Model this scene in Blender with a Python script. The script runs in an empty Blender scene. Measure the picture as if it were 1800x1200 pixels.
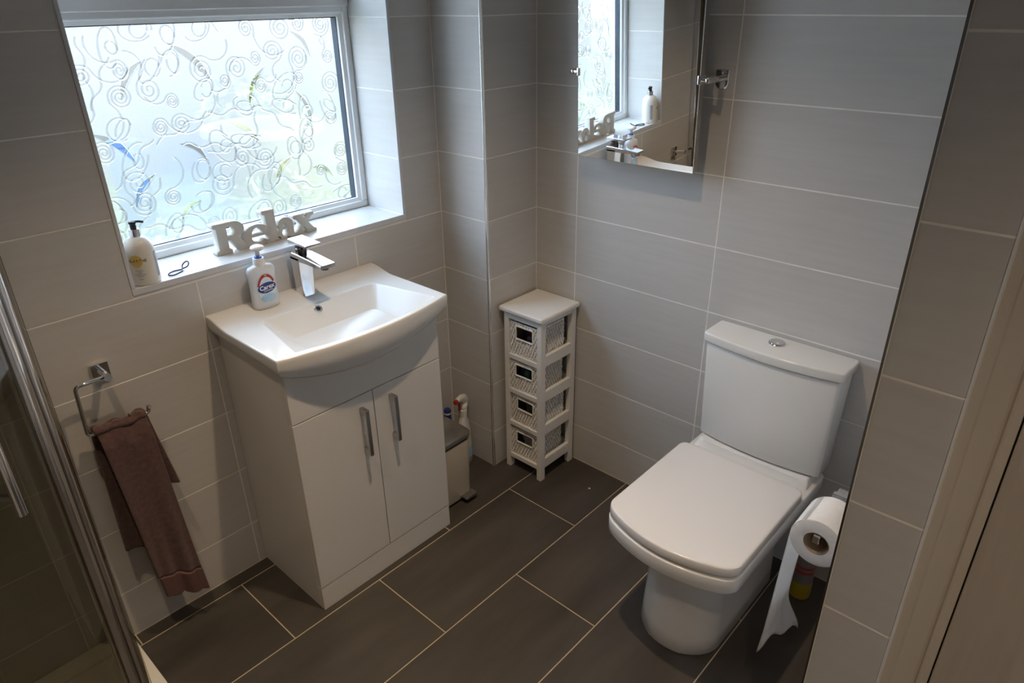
import bpy, bmesh, math, random
from mathutils import Vector, Matrix
S = bpy.context.scene
COL = S.collection
PI = math.pi
R = random.Random(7)

# ------------------------------------------------------------------ camera
def make_camera():
    yaw, pitch, roll = 0.8238370, -0.4586399, -0.0154827
    cy, sy, cp, sp = math.cos(yaw), math.sin(yaw), math.cos(pitch), math.sin(pitch)
    fwd = Vector((sy*cp, cy*cp, sp)); right = Vector((cy, -sy, 0)); up = right.cross(fwd)
    c, s = math.cos(roll), math.sin(roll)
    r = c*right + s*up; u = -s*right + c*up
    m = Matrix((r, u, -fwd)).transposed().to_4x4()
    m.translation = (-0.70377, -1.77668, 1.62742)
    cam = bpy.data.cameras.new('camera'); cam.sensor_width = 36.0
    cam.lens = 1231.2485/1800*36.0; cam.clip_start = 0.02; cam.clip_end = 200
    o = bpy.data.objects.new('camera', cam); COL.objects.link(o); o.matrix_world = m
    S.camera = o
make_camera()

# ------------------------------------------------------------------ world, lamps, exposure
S.view_settings.view_transform = 'Standard'; S.view_settings.look = 'None'
S.view_settings.gamma = 1.0; S.view_settings.use_curve_mapping = False
S.view_settings.exposure = 0.0
SKY = 13.0
W = bpy.data.worlds.new('world'); S.world = W; W.use_nodes = True
nt = W.node_tree; nt.nodes.clear()
tc = nt.nodes.new('ShaderNodeTexCoord'); sx = nt.nodes.new('ShaderNodeSeparateXYZ')
rp = nt.nodes.new('ShaderNodeValToRGB'); bg = nt.nodes.new('ShaderNodeBackground'); wo = nt.nodes.new('ShaderNodeOutputWorld')
rp.color_ramp.elements[0].position = 0.0; rp.color_ramp.elements[0].color = (0.82, 0.89, 1.0, 1)
rp.color_ramp.elements[1].position = 0.6; rp.color_ramp.elements[1].color = (0.50, 0.73, 1.0, 1)
nt.links.new(tc.outputs['Generated'], sx.inputs[0]); nt.links.new(sx.outputs['Z'], rp.inputs[0])
nt.links.new(rp.outputs[0], bg.inputs[0]); bg.inputs[1].default_value = SKY
nt.links.new(bg.outputs[0], wo.inputs[0])

def downlight(loc, power, col=(1.0, 0.745, 0.48), size=0.025, ang=118):
    l = bpy.data.lights.new('downlight_bulb', 'SPOT'); l.energy = power; l.color = col
    l.shadow_soft_size = size; l.spot_size = math.radians(ang); l.spot_blend = 1.0
    o = bpy.data.objects.new('downlight_bulb', l); COL.objects.link(o); o.location = loc
LAMPS = [(0.22, -0.86, 2.315), (-0.50, -0.66, 2.315), (-0.55, -1.95, 2.315)]
LAMP_POWER = [66.0, 44.0, 50.0]
LAMP_CONE = [102, 74, 96]
for p, e, a in zip(LAMPS, LAMP_POWER, LAMP_CONE): downlight(p, e, ang=a)
pl = bpy.data.lights.new('window_portal', 'AREA'); pl.shape = 'RECTANGLE'; pl.size = 0.86; pl.size_y = 1.0
pl.cycles.is_portal = True
po = bpy.data.objects.new('window_portal', pl); COL.objects.link(po)
po.location = (0.275, 0.262, 1.48); po.rotation_euler = (-PI/2, 0, 0)   # faces into the room (-Y)

# ------------------------------------------------------------------ materials
MATS = {}
def mat(name, col, rough=0.5, metal=0.0, vary=0.0, vscale=8.0, bump=0.0, bscale=60.0, stretch=(1, 1, 1), spec=0.5,
        coat=0.0, trans=0.0, ior=1.45, rand=0.0, sheen=0.0, sub=0.0):
    m = bpy.data.materials.new(name); m.use_nodes = True; n = m.node_tree; b = n.nodes['Principled BSDF']
    b.inputs['Roughness'].default_value = rough; b.inputs['Metallic'].default_value = metal
    b.inputs['Specular IOR Level'].default_value = spec; b.inputs['Coat Weight'].default_value = coat
    b.inputs['Transmission Weight'].default_value = trans; b.inputs['IOR'].default_value = ior
    b.inputs['Sheen Weight'].default_value = sheen
    if sub:
        b.inputs['Subsurface Weight'].default_value = sub; b.inputs['Subsurface Scale'].default_value = 0.01
    t = n.nodes.new('ShaderNodeTexCoord'); mp = n.nodes.new('ShaderNodeMapping'); mp.inputs['Scale'].default_value = stretch
    add = n.nodes.new('ShaderNodeVectorMath'); add.operation = 'ADD'
    oi = n.nodes.new('ShaderNodeObjectInfo'); sc = n.nodes.new('ShaderNodeMath'); sc.operation = 'MULTIPLY'; sc.inputs[1].default_value = 37.0
    n.links.new(oi.outputs['Random'], sc.inputs[0]); n.links.new(t.outputs['Object'], mp.inputs[0])
    n.links.new(mp.outputs[0], add.inputs[0]); n.links.new(sc.outputs[0], add.inputs[1])
    nz = n.nodes.new('ShaderNodeTexNoise'); nz.inputs['Scale'].default_value = vscale; nz.inputs['Detail'].default_value = 5
    n.links.new(add.outputs[0], nz.inputs[0])
    mr = n.nodes.new('ShaderNodeMapRange'); mr.inputs[1].default_value = 0.25; mr.inputs[2].default_value = 0.75
    mr.inputs[3].default_value = 1 - vary; mr.inputs[4].default_value = 1 + vary
    n.links.new(nz.outputs['Fac'], mr.inputs[0])
    mul = n.nodes.new('ShaderNodeVectorMath'); mul.operation = 'SCALE'; mul.inputs[0].default_value = col
    if rand:
        r2 = n.nodes.new('ShaderNodeMapRange'); r2.inputs[3].default_value = 1 - rand; r2.inputs[4].default_value = 1 + rand
        n.links.new(oi.outputs['Random'], r2.inputs[0])
        mm = n.nodes.new('ShaderNodeMath'); mm.operation = 'MULTIPLY'
        n.links.new(r2.outputs[0], mm.inputs[0]); n.links.new(mr.outputs[0], mm.inputs[1]); n.links.new(mm.outputs[0], mul.inputs['Scale'])
    else:
        n.links.new(mr.outputs[0], mul.inputs['Scale'])
    n.links.new(mul.outputs[0], b.inputs['Base Color'])
    if bump:
        n2 = n.nodes.new('ShaderNodeTexNoise'); n2.inputs['Scale'].default_value = bscale; n2.inputs['Detail'].default_value = 3
        n.links.new(add.outputs[0], n2.inputs[0])
        bp = n.nodes.new('ShaderNodeBump'); bp.inputs['Strength'].default_value = bump; bp.inputs['Distance'].default_value = 0.002
        n.links.new(n2.outputs['Fac'], bp.inputs['Height']); n.links.new(bp.outputs[0], b.inputs['Normal'])
    MATS[name] = m
    return m
M_tile = mat('wall_tile_glaze', (0.605, 0.59, 0.575), 0.27, vary=0.035, vscale=1.0, bump=0.03, bscale=2.0, stretch=(5, 70, 5), rand=0.015)
M_grout = mat('wall_grout', (0.90, 0.87, 0.82), 0.85, vary=0.08, vscale=20)
M_floor = mat('floor_tile_stone', (0.066, 0.059, 0.053), 0.42, vary=0.32, vscale=3.0, bump=0.25, bscale=14, stretch=(0.8, 3.2, 1), rand=0.05)
M_fgrout = mat('floor_grout', (0.50, 0.43, 0.31), 0.9, vary=0.1, vscale=20)
M_ceramic = mat('white_ceramic', (0.80, 0.80, 0.79), 0.13, vary=0.015, vscale=4)
M_seat = mat('white_seat_plastic', (0.80, 0.78, 0.77), 0.16, vary=0.015, vscale=4)
M_gloss = mat('white_gloss_board', (0.76, 0.745, 0.72), 0.12, vary=0.015, vscale=3)
M_dark = mat('painted_gap_shade', (0.02, 0.02, 0.02), 0.8, vary=0.1)
M_chrome = mat('chrome', (0.78, 0.78, 0.79), 0.07, metal=1, vary=0.03, vscale=10)
M_satin = mat('satin_chrome', (0.50, 0.50, 0.50), 0.28, metal=1, vary=0.05, vscale=10)
M_bright = mat('bright_metal_trim', (0.90, 0.91, 0.93), 0.22, metal=1, vary=0.03)
M_post = mat('polished_aluminium', (0.80, 0.79, 0.78), 0.16, metal=1, vary=0.03)
M_darkchrome = mat('dark_chrome', (0.20, 0.195, 0.20), 0.15, metal=1, vary=0.05)
M_upvc = mat('white_upvc', (0.82, 0.83, 0.84), 0.3, vary=0.02)
M_trim = mat('white_tile_trim', (0.66, 0.67, 0.70), 0.3, vary=0.03)
M_spacer = mat('dark_spacer_bar', (0.035, 0.05, 0.075), 0.35, metal=0.4, vary=0.1)
M_paint = mat('ceiling_paint', (0.66, 0.65, 0.64), 0.8, vary=0.02)
M_wood = mat('painted_wood', (0.86, 0.85, 0.825), 0.38, vary=0.03, vscale=6)
M_wicker = mat('white_wicker', (0.86, 0.84, 0.81), 0.6, vary=0.15, vscale=120)
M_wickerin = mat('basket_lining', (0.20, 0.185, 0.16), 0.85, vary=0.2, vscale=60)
M_door = mat('painted_door', (0.50, 0.45, 0.40), 0.5, vary=0.07, vscale=1.5, bump=0.35, bscale=2.5, stretch=(60, 60, 2.0))
M_arch = mat('painted_architrave', (0.62, 0.57, 0.51), 0.4, vary=0.02)
M_towel = mat('brown_terry', (0.120, 0.066, 0.063), 0.95, vary=0.30, vscale=90, bump=1.0, bscale=500, sheen=0.25)
M_hem = mat('brown_hem', (0.150, 0.080, 0.075), 0.8, vary=0.12, vscale=8, stretch=(4, 4, 60), bump=0.4, bscale=30)
M_steel = mat('brushed_lid', (0.42, 0.41, 0.38), 0.30, metal=0.9, vary=0.25, vscale=14)
M_cream = mat('cream_enamel', (0.66, 0.58, 0.45), 0.35, vary=0.02)
M_black = mat('black_plastic', (0.015, 0.015, 0.017), 0.35, vary=0.1)
M_sprayb = mat('white_bottle_plastic', (0.74, 0.73, 0.68), 0.35, vary=0.03, sub=0.1)
M_red = mat('red_plastic', (0.42, 0.03, 0.015), 0.4, vary=0.05)
M_blue = mat('blue_plastic', (0.02, 0.045, 0.26), 0.3, vary=0.05)
M_bluecap = mat('royal_blue', (0.03, 0.10, 0.55), 0.35, vary=0.05)
M_yellow = mat('yellow_liquid', (0.42, 0.30, 0.012), 0.3, vary=0.08)
M_paper = mat('toilet_paper', (0.84, 0.83, 0.82), 0.95, vary=0.03, vscale=60, bump=0.3, bscale=220)
M_card = mat('brown_card', (0.35, 0.25, 0.16), 0.9, vary=0.08)
M_letters = mat('distressed_paint', (0.60, 0.575, 0.52), 0.7, vary=0.10, vscale=30, bump=0.3, bscale=120)
M_lotion = mat('lotion_bottle', (0.82, 0.79, 0.72), 0.28, vary=0.02, sub=0.15)
M_gold = mat('yellow_print', (0.72, 0.52, 0.16), 0.45, vary=0.05)
M_ink = mat('black_print', (0.05, 0.045, 0.05), 0.5, vary=0.1)
M_grey = mat('grey_print', (0.42, 0.41, 0.46), 0.5, vary=0.05)
M_slate = mat('slate_label', (0.20, 0.19, 0.20), 0.5, vary=0.1)
M_white = mat('white_plastic', (0.85, 0.85, 0.86), 0.3, vary=0.02)
M_sky = mat('pale_blue_print', (0.42, 0.62, 0.80), 0.4, vary=0.15, vscale=60)
M_label = mat('pale_label', (0.72, 0.80, 0.86), 0.35, vary=0.05, vscale=40)
M_soapliq = mat('milky_soap', (0.80, 0.79, 0.76), 0.35, vary=0.03)
M_tie = mat('dark_purple_elastic', (0.045, 0.03, 0.075), 0.7, vary=0.1)
M_purple = mat('plum_cloth', (0.10, 0.05, 0.075), 0.8, vary=0.4, vscale=40)
M_teal = mat('teal_bag', (0.02, 0.07, 0.075), 0.35, vary=0.4, vscale=40)
M_pale = mat('pale_cloth', (0.60, 0.57, 0.52), 0.8, vary=0.2, vscale=40)
M_tray = mat('white_tray_resin', (0.80, 0.79, 0.76), 0.35, vary=0.02)
M_lawn = mat('lawn', (0.165, 0.155, 0.080), 0.95, vary=0.5, vscale=3)
M_house = mat('pale_render', (0.160, 0.138, 0.118), 0.9, vary=0.06, vscale=2)
M_barrel = mat('blue_barrel', (0.035, 0.075, 0.17), 0.5, vary=0.1)
M_planter = mat('cream_planter', (0.26, 0.21, 0.13), 0.8, vary=0.1)
M_leaf = mat('pale_leaf', (0.215, 0.21, 0.09), 0.7, vary=0.5, vscale=6)

def mat_mirror():
    m = bpy.data.materials.new('mirror_silver'); m.use_nodes = True; n = m.node_tree; b = n.nodes['Principled BSDF']
    b.inputs['Metallic'].default_value = 1; b.inputs['Roughness'].default_value = 0.004; b.inputs['Base Color'].default_value = (0.86, 0.87, 0.86, 1)
    nz = n.nodes.new('ShaderNodeTexNoise'); nz.inputs['Scale'].default_value = 3
    mr = n.nodes.new('ShaderNodeMapRange'); mr.inputs[3].default_value = 0.003; mr.inputs[4].default_value = 0.008
    n.links.new(nz.outputs['Fac'], mr.inputs[0]); n.links.new(mr.outputs[0], b.inputs['Roughness'])
    return m
M_mirror = mat_mirror()

def mat_clear(name, tint, gloss_rough=0.01, ior=1.45, base=0.03):
    """clear glass sheet: tinted straight-through light plus a Fresnel reflection"""
    m = bpy.data.materials.new(name); m.use_nodes = True; n = m.node_tree; n.nodes.clear()
    out = n.nodes.new('ShaderNodeOutputMaterial'); tr = n.nodes.new('ShaderNodeBsdfTransparent'); gl = n.nodes.new('ShaderNodeBsdfGlossy')
    mx = n.nodes.new('ShaderNodeMixShader'); fr = n.nodes.new('ShaderNodeFresnel'); fr.inputs[0].default_value = ior
    nz = n.nodes.new('ShaderNodeTexNoise'); nz.inputs['Scale'].default_value = 4.0
    mr = n.nodes.new('ShaderNodeMapRange'); mr.inputs[3].default_value = 0.94; mr.inputs[4].default_value = 1.0
    sc = n.nodes.new('ShaderNodeVectorMath'); sc.operation = 'SCALE'; sc.inputs[0].default_value = tint
    n.links.new(nz.outputs['Fac'], mr.inputs[0]); n.links.new(mr.outputs[0], sc.inputs['Scale']); n.links.new(sc.outputs[0], tr.inputs[0])
    gl.inputs['Roughness'].default_value = gloss_rough
    ge = n.nodes.new('ShaderNodeNewGeometry'); inv = n.nodes.new('ShaderNodeMath'); inv.operation = 'SUBTRACT'; inv.inputs[0].default_value = 1.0
    fm = n.nodes.new('ShaderNodeMath'); fm.operation = 'MULTIPLY'       # one reflection per sheet: only where light enters the glass
    n.links.new(ge.outputs['Backfacing'], inv.inputs[1]); n.links.new(inv.outputs[0], fm.inputs[0]); n.links.new(fr.outputs[0], fm.inputs[1])
    n.links.new(fm.outputs[0], mx.inputs[0]); n.links.new(tr.outputs[0], mx.inputs[1]); n.links.new(gl.outputs[0], mx.inputs[2])
    n.links.new(mx.outputs[0], out.inputs[0])
    return m
M_pane = mat_clear('clear_pane', (0.98, 0.985, 0.985))
M_shower = mat_clear('smoky_shower_glass', (0.70, 0.69, 0.63))

def mat_obscure():
    """obscure glass: part of the light passes, the rest is scattered by the fine grain of the sheet"""
    m = bpy.data.materials.new('obscure_glass'); m.use_nodes = True; n = m.node_tree; n.nodes.clear()
    out = n.nodes.new('ShaderNodeOutputMaterial'); tr = n.nodes.new('ShaderNodeBsdfTransparent'); tl = n.nodes.new('ShaderNodeBsdfTranslucent')
    gl = n.nodes.new('ShaderNodeBsdfGlossy'); gl.inputs['Roughness'].default_value = 0.15
    tr.inputs[0].default_value = (0.97, 0.97, 0.97, 1); tl.inputs[0].default_value = (0.97, 0.97, 0.97, 1)
    tcn = n.nodes.new('ShaderNodeTexCoord'); nz = n.nodes.new('ShaderNodeTexNoise'); nz.inputs['Scale'].default_value = 260
    n.links.new(tcn.outputs['Object'], nz.inputs[0])
    mr = n.nodes.new('ShaderNodeMapRange'); mr.inputs[3].default_value = 0.60; mr.inputs[4].default_value = 0.76
    n.links.new(nz.outputs['Fac'], mr.inputs[0])
    bp = n.nodes.new('ShaderNodeBump'); bp.inputs['Strength'].default_value = 0.3; bp.inputs['Distance'].default_value = 0.001
    n.links.new(nz.outputs['Fac'], bp.inputs['Height']); n.links.new(bp.outputs[0], tl.inputs['Normal']); n.links.new(bp.outputs[0], gl.inputs['Normal'])
    m1 = n.nodes.new('ShaderNodeMixShader'); m2 = n.nodes.new('ShaderNodeMixShader'); m2.inputs[0].default_value = 0.05
    rf = n.nodes.new('ShaderNodeBsdfRefraction'); rf.inputs['IOR'].default_value = 1.30; rf.inputs['Roughness'].default_value = 0.42; m0 = n.nodes.new('ShaderNodeMixShader'); m0.inputs[0].default_value = 0.12
    n.links.new(rf.outputs[0], m0.inputs[1]); n.links.new(tl.outputs[0], m0.inputs[2])
    n.links.new(mr.outputs[0], m1.inputs[0]); n.links.new(tr.outputs[0], m1.inputs[1]); n.links.new(m0.outputs[0], m1.inputs[2])
    n.links.new(m1.outputs[0], m2.inputs[1]); n.links.new(gl.outputs[0], m2.inputs[2])
    ge = n.nodes.new('ShaderNodeNewGeometry'); m3 = n.nodes.new('ShaderNodeMixShader'); t2 = n.nodes.new('ShaderNodeBsdfTransparent')
    n.links.new(ge.outputs['Backfacing'], m3.inputs[0]); n.links.new(m2.outputs[0], m3.inputs[1]); n.links.new(t2.outputs[0], m3.inputs[2])
    n.links.new(m3.outputs[0], out.inputs[0])
    return m
M_obscure = mat_obscure()
def mat_ridge():
    m = bpy.data.materials.new('glass_ridge'); m.use_nodes = True; n = m.node_tree; n.nodes.clear()
    out = n.nodes.new('ShaderNodeOutputMaterial'); g = n.nodes.new('ShaderNodeBsdfRefraction'); g.inputs['IOR'].default_value = 1.45
    g.inputs['Roughness'].default_value = 0.06
    nz = n.nodes.new('ShaderNodeTexNoise'); nz.inputs['Scale'].default_value = 30; mr = n.nodes.new('ShaderNodeMapRange'); mr.inputs[3].default_value = 0.74; mr.inputs[4].default_value = 0.84
    cb = n.nodes.new('ShaderNodeCombineColor')
    n.links.new(nz.outputs['Fac'], mr.inputs[0])
    for k in range(3): n.links.new(mr.outputs[0], cb.inputs[k])
    n.links.new(cb.outputs[0], g.inputs[0])
    gl = n.nodes.new('ShaderNodeBsdfGlossy'); gl.inputs['Roughness'].default_value = 0.08
    tr = n.nodes.new('ShaderNodeBsdfTransparent'); mx = n.nodes.new('ShaderNodeMixShader'); mx.inputs[0].default_value = 0.60; tr.inputs[0].default_value = (0.72, 0.73, 0.75, 1)
    n.links.new(tr.outputs[0], mx.inputs[1]); n.links.new(g.outputs[0], mx.inputs[2])
    m2 = n.nodes.new('ShaderNodeMixShader'); m2.inputs[0].default_value = 0.05
    n.links.new(mx.outputs[0], m2.inputs[1]); n.links.new(gl.outputs[0], m2.inputs[2]); n.links.new(m2.outputs[0], out.inputs[0])
    return m
M_ridge = mat_ridge()
def mat_milky(name, col, clear, rough=0.25):
    m = mat(name, col, rough, vary=0.02, vscale=10); n = m.node_tree; b = n.nodes['Principled BSDF']
    tr = n.nodes.new('ShaderNodeBsdfTransparent'); mx = n.nodes.new('ShaderNodeMixShader'); mx.inputs[0].default_value = clear
    n.links.new(b.outputs[0], mx.inputs[1]); n.links.new(tr.outputs[0], mx.inputs[2]); n.links.new(mx.outputs[0], n.nodes['Material Output'].inputs[0])
    return m
M_soap = mat_milky('clear_bottle', (0.90, 0.93, 0.96), 0.38)

# ------------------------------------------------------------------ mesh helpers
def obj(name, bm, m, parent=None, smooth=None, recalc=True):
    if recalc: bmesh.ops.recalc_face_normals(bm, faces=bm.faces)
    me = bpy.data.meshes.new(name); bm.to_mesh(me); bm.free()
    return objm(name, me, m, parent, smooth)
def objm(name, me, m, parent=None, smooth=None):
    if m is not None and not me.materials: me.materials.append(m)
    if smooth:
        me.polygons.foreach_set('use_smooth', [True]*len(me.polygons))
        if smooth is not True: me.set_sharp_from_angle(angle=math.radians(smooth))
    o = bpy.data.objects.new(name, me); COL.objects.link(o)
    if parent is not None: o.parent = parent
    return o
def tag(o, label=None, cat=None, group=None, kind=None):
    if label: o['label'] = label
    if cat: o['category'] = cat
    if group: o['group'] = group
    if kind: o['kind'] = kind
    return o
def thing(name, label, cat, loc=(0, 0, 0), rz=0.0, group=None):
    o = bpy.data.objects.new(name, None); COL.objects.link(o); o.location = loc; o.rotation_euler = (0, 0, rz)
    return tag(o, label, cat, group)
def struct(name, bm, m, label=None, parent=None, smooth=None):
    o = obj(name, bm, m, parent, smooth)
    if parent is None: tag(o, label, None, None, 'structure')
    return o
def box(bm, x0, x1, y0, y1, z0, z1, bev=0.0, seg=2, mtx=None):
    b = bmesh.new()
    v = [b.verts.new((x, y, z)) for x in (x0, x1) for y in (y0, y1) for z in (z0, z1)]
    for f in ((0, 1, 3, 2), (4, 6, 7, 5), (0, 4, 5, 1), (2, 3, 7, 6), (0, 2, 6, 4), (1, 5, 7, 3)): b.faces.new([v[i] for i in f])
    bmesh.ops.recalc_face_normals(b, faces=b.faces)
    if bev: bmesh.ops.bevel(b, geom=list(b.edges), offset=bev, segments=seg, profile=0.5, affect='EDGES')
    if mtx is not None: b.transform(mtx)
    me = bpy.data.meshes.new('t'); b.to_mesh(me); b.free(); bm.from_mesh(me); bpy.data.meshes.remove(me)
    return bm
def B(*a, **k): return box(bmesh.new(), *a, **k)
def loft(bm, rings, cap0=True, cap1=True, closed=True):
    vs = [[bm.verts.new(p) for p in r] for r in rings]
    n = len(vs[0])
    for a, b in zip(vs, vs[1:]):
        for i in range(n if closed else n-1):
            j = (i+1) % n
            try: bm.faces.new((a[i], a[j], b[j], b[i]))
            except ValueError: pass
    if cap0: bm.faces.new(vs[0][::-1])
    if cap1: bm.faces.new(vs[-1])
    return bm
def lathe(bm, prof, seg=32, c=(0, 0, 0), cap=True, mtx=None):
    rings = [[(r*math.cos(2*PI*i/seg), r*math.sin(2*PI*i/seg), z) for i in range(seg)] for r, z in prof]
    M = mtx if mtx is not None else Matrix.Translation(c)
    rings = [[M @ Vector(p) for p in r] for r in rings]
    return loft(bm, rings, cap, cap)
def tube(bm, pts, r, seg=8, closed=False, flat=1.0, nrm=None, cap=True):
    pts = [Vector(p) for p in pts]; n = len(pts); rings = []
    prev = None
    for i, p in enumerate(pts):
        if closed: t = pts[(i+1) % n] - pts[i-1]
        else: t = pts[min(i+1, n-1)] - pts[max(i-1, 0)]
        t.normalize()
        if nrm is not None: a = Vector(nrm)
        elif prev is None: a = Vector((0, 0, 1)) if abs(t.z) < 0.9 else Vector((1, 0, 0))
        else: a = prev
        a = (a - t*a.dot(t)); a.normalize(); prev = a; b = t.cross(a)
        rr = r[i] if isinstance(r, (list, tuple)) else r
        rings.append([p + (a*math.cos(2*PI*k/seg)*flat + b*math.sin(2*PI*k/seg))*rr for k in range(seg)])
    if closed: rings.append(rings[0])
    if closed:
        vs = [[bm.verts.new(p) for p in r] for r in rings[:-1]]
        for i in range(n):
            a, b = vs[i], vs[(i+1) % n]
            for k in range(seg): bm.faces.new((a[k], a[(k+1) % seg], b[(k+1) % seg], b[k]))
        return bm
    return loft(bm, rings, cap, cap)
def fillet(pts, r, n=5):
    """round the inner corners of a polyline"""
    out = [Vector(pts[0])]
    for a, b, c in zip(pts, pts[1:], pts[2:]):
        a, b, c = Vector(a), Vector(b), Vector(c); u = (a-b).normalized(); v = (c-b).normalized()
        for i in range(n+1):
            t = i/n; p0 = b+u*r; p1 = b+v*r
            out.append((1-t)**2*p0 + 2*t*(1-t)*b + t*t*p1)
    out.append(Vector(pts[-1])); return out
def prism(poly, z0, z1, bev=0.0, seg=3, ang=30, vert_bev=0.0):
    """extrude an xy polygon, optionally round sharp upright edges and then the rims"""
    b = bmesh.new()
    lo = [b.verts.new((x, y, z0)) for x, y in poly]; hi = [b.verts.new((x, y, z1)) for x, y in poly]
    n = len(poly)
    b.faces.new(lo[::-1]); b.faces.new(hi)
    for i in range(n): b.faces.new((lo[i], lo[(i+1) % n], hi[(i+1) % n], hi[i]))
    bmesh.ops.recalc_face_normals(b, faces=b.faces)
    if vert_bev:
        es = [e for e in b.edges if abs(e.verts[0].co.z-e.verts[1].co.z) > 1e-5 and e.calc_face_angle(0) > math.radians(ang)]
        bmesh.ops.bevel(b, geom=es, offset=vert_bev, segments=6, profile=0.5, affect='EDGES')
    if bev:
        es = [e for e in b.edges if e.calc_face_angle(0) > math.radians(50)]
        bmesh.ops.bevel(b, geom=es, offset=bev, segments=seg, profile=0.5, affect='EDGES')
    return b
def merge(bm, other):
    me = bpy.data.meshes.new('t'); other.to_mesh(me); other.free(); bm.from_mesh(me); bpy.data.meshes.remove(me); return bm
def eval_curve(cu):
    o = bpy.data.objects.new('tmp', cu); COL.objects.link(o)
    dg = bpy.context.evaluated_depsgraph_get(); me = bpy.data.meshes.new_from_object(o.evaluated_get(dg))
    bpy.data.objects.remove(o); bpy.data.curves.remove(cu); return me
def text_mesh(s, size, ext=0.0003, shear=0.0, bold=0.0):
    cu = bpy.data.curves.new('txt', 'FONT'); cu.body = s; cu.size = size; cu.extrude = ext; cu.align_x = 'CENTER'; cu.align_y = 'CENTER'
    cu.shear = shear; cu.offset = bold; cu.resolution_u = 3
    return eval_curve(cu)

# ------------------------------------------------------------------ tiles
TCACHE = {}
def tile_mesh(w, h, t, ch, m):
    key = (round(w, 4), round(h, 4), t, m.name)
    if key in TCACHE: return TCACHE[key]
    me = bpy.data.meshes.new('tile')
    a, b = w/2, h/2
    v = []
    for (i, z) in ((0, -t), (0, -ch), (ch, 0)):
        v += [(-a+i, -b+i, z), (a-i, -b+i, z), (a-i, b-i, z), (-a+i, b-i, z)]
    f = [(8, 9, 10, 11)]
    for k in (0, 4):
        for i in range(4): f.append((k+i, k+(i+1) % 4, k+4+(i+1) % 4, k+4+i))
    me.from_pydata(v, [], f); me.materials.append(m)
    TCACHE[key] = me; return me
def tiles(parent, O, U, V, N, us, vs, hole=None, t=0.008, ch=0.0005, gap=0.0032, m=None, name='wall_tile', offs=None, jit=0.0):
    """one object per tile; O origin, U/V/N axes; us, vs joint lines"""
    m = m or M_tile; O, U, V, N = Vector(O), Vector(U), Vector(V), Vector(N)
    rot = Matrix((U, V, N)).transposed().to_4x4()
    for j in range(len(vs)-1):
        row = us if not callable(us) else us(j)
        for i in range(len(row)-1):
            rects = [(row[i], row[i+1], vs[j], vs[j+1])]
            if hole:
                a0, a1, b0, b1 = rects[0]; h0, h1, k0, k1 = hole
                if a0 < h1-1e-6 and a1 > h0+1e-6 and b0 < k1-1e-6 and b1 > k0+1e-6:
                    rects = []
                    if a0 < h0-0.012: rects.append((a0, h0, b0, b1))
                    if a1 > h1+0.012: rects.append((h1, a1, b0, b1))
            for a0, a1, b0, b1 in rects:
                g0 = gap/2
                w, h = a1-a0-gap, b1-b0-gap
                if w < 0.006 or h < 0.006: continue
                o = bpy.data.objects.new(name, tile_mesh(w, h, t, ch, m)); COL.objects.link(o)
                mw = rot.copy(); mw.translation = O + U*((a0+a1)/2) + V*((b0+b1)/2) + N*(R.uniform(-jit, jit))
                o.matrix_local = mw; o.parent = parent
ROWS = [0.0] + [0.155+0.203*k for k in range(11)] + [2.32]
GR = 0.0006
XL, YB, XT, YN, XN, ZC = -1.21, -2.56, 1.1158, -1.587, 0.20, 2.32   # room limits
XB, YBOX = 0.8682, -0.2179
WX0, WX1, WZ0, WZ1 = -0.150, 0.700, 0.990, 1.982                        # window opening

# floor
fl = struct('floor', B(XL, XT+.1, YB, 0.1, -0.10, -GR), M_fgrout, 'dark stone tiled bathroom floor with cream joints')
FY = [0.0]+[0.0504+0.304*k for k in range(9)]
def frow(j):
    s = (-0.0923 if j % 2 == 1 else 0.2061) - 0.5987*3
    r = [s+0.5987*k for k in range(8)]
    r = [x for x in r if XL+0.02 < x < XT-0.02]
    return [XL]+r+[XT]
tiles(fl, (0, 0, 0), (1, 0, 0), (0, -1, 0), (0, 0, 1), lambda j: [x for x in frow(j)], FY, m=M_floor, name='floor_tile', ch=0.0005)
# (V axis is -Y, so flip handedness is harmless: faces are double sided)

# window wall
wl = bmesh.new()
box(wl, XL-.1, WX0-GR, GR, 0.27, -0.1, ZC+.1); box(wl, WX1+GR, XT+.1, GR, 0.27, -0.1, ZC+.1)
box(wl, WX0-GR, WX1+GR, GR, 0.27, -0.1, WZ0-GR); box(wl, WX0-GR, WX1+GR, GR, 0.27, WZ1+GR, ZC+.1)
wall_l = struct('wall_left', wl, M_grout, 'grey tiled wall with the window recess')
tiles(wall_l, (0, 0, 0), (1, 0, 0), (0, 0, 1), (0, -1, 0), [XL, -1.011, -0.5055, 0, 0.5055, XB], ROWS, hole=(WX0-.010, WX1+.012, 0.967, 1.982))
DEP = 0.183
REV = [0.990]+[0.155+0.203*k for k in range(5, 10)]
tiles(wall_l, (WX1, 0, 0), (0, -1, 0), (0, 0, 1), (-1, 0, 0), [-DEP, 0], REV, t=0.0012, gap=0.0025)
tiles(wall_l, (WX0, 0, 0), (0, 1, 0), (0, 0, 1), (1, 0, 0), [0, DEP], REV, t=0.0012, gap=0.0025)
tiles(wall_l, (0, 0, WZ0), (1, 0, 0), (0, 1, 0), (0, 0, 1), [WX0, -0.009, 0.487, WX1], [0, DEP], t=0.0012, gap=0.0025)
tiles(wall_l, (0, 0, WZ1), (1, 0, 0), (0, -1, 0), (0, 0, -1), [WX0, -0.009, 0.487, WX1], [-DEP, 0], t=0.0012, gap=0.0025)
struct('trim_1', B(WX0-.010, WX1+.012, -0.003, 0.004, 0.974, 0.9915, bev=.002), M_trim, 'white edging strip along the front of the window sill')
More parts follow.
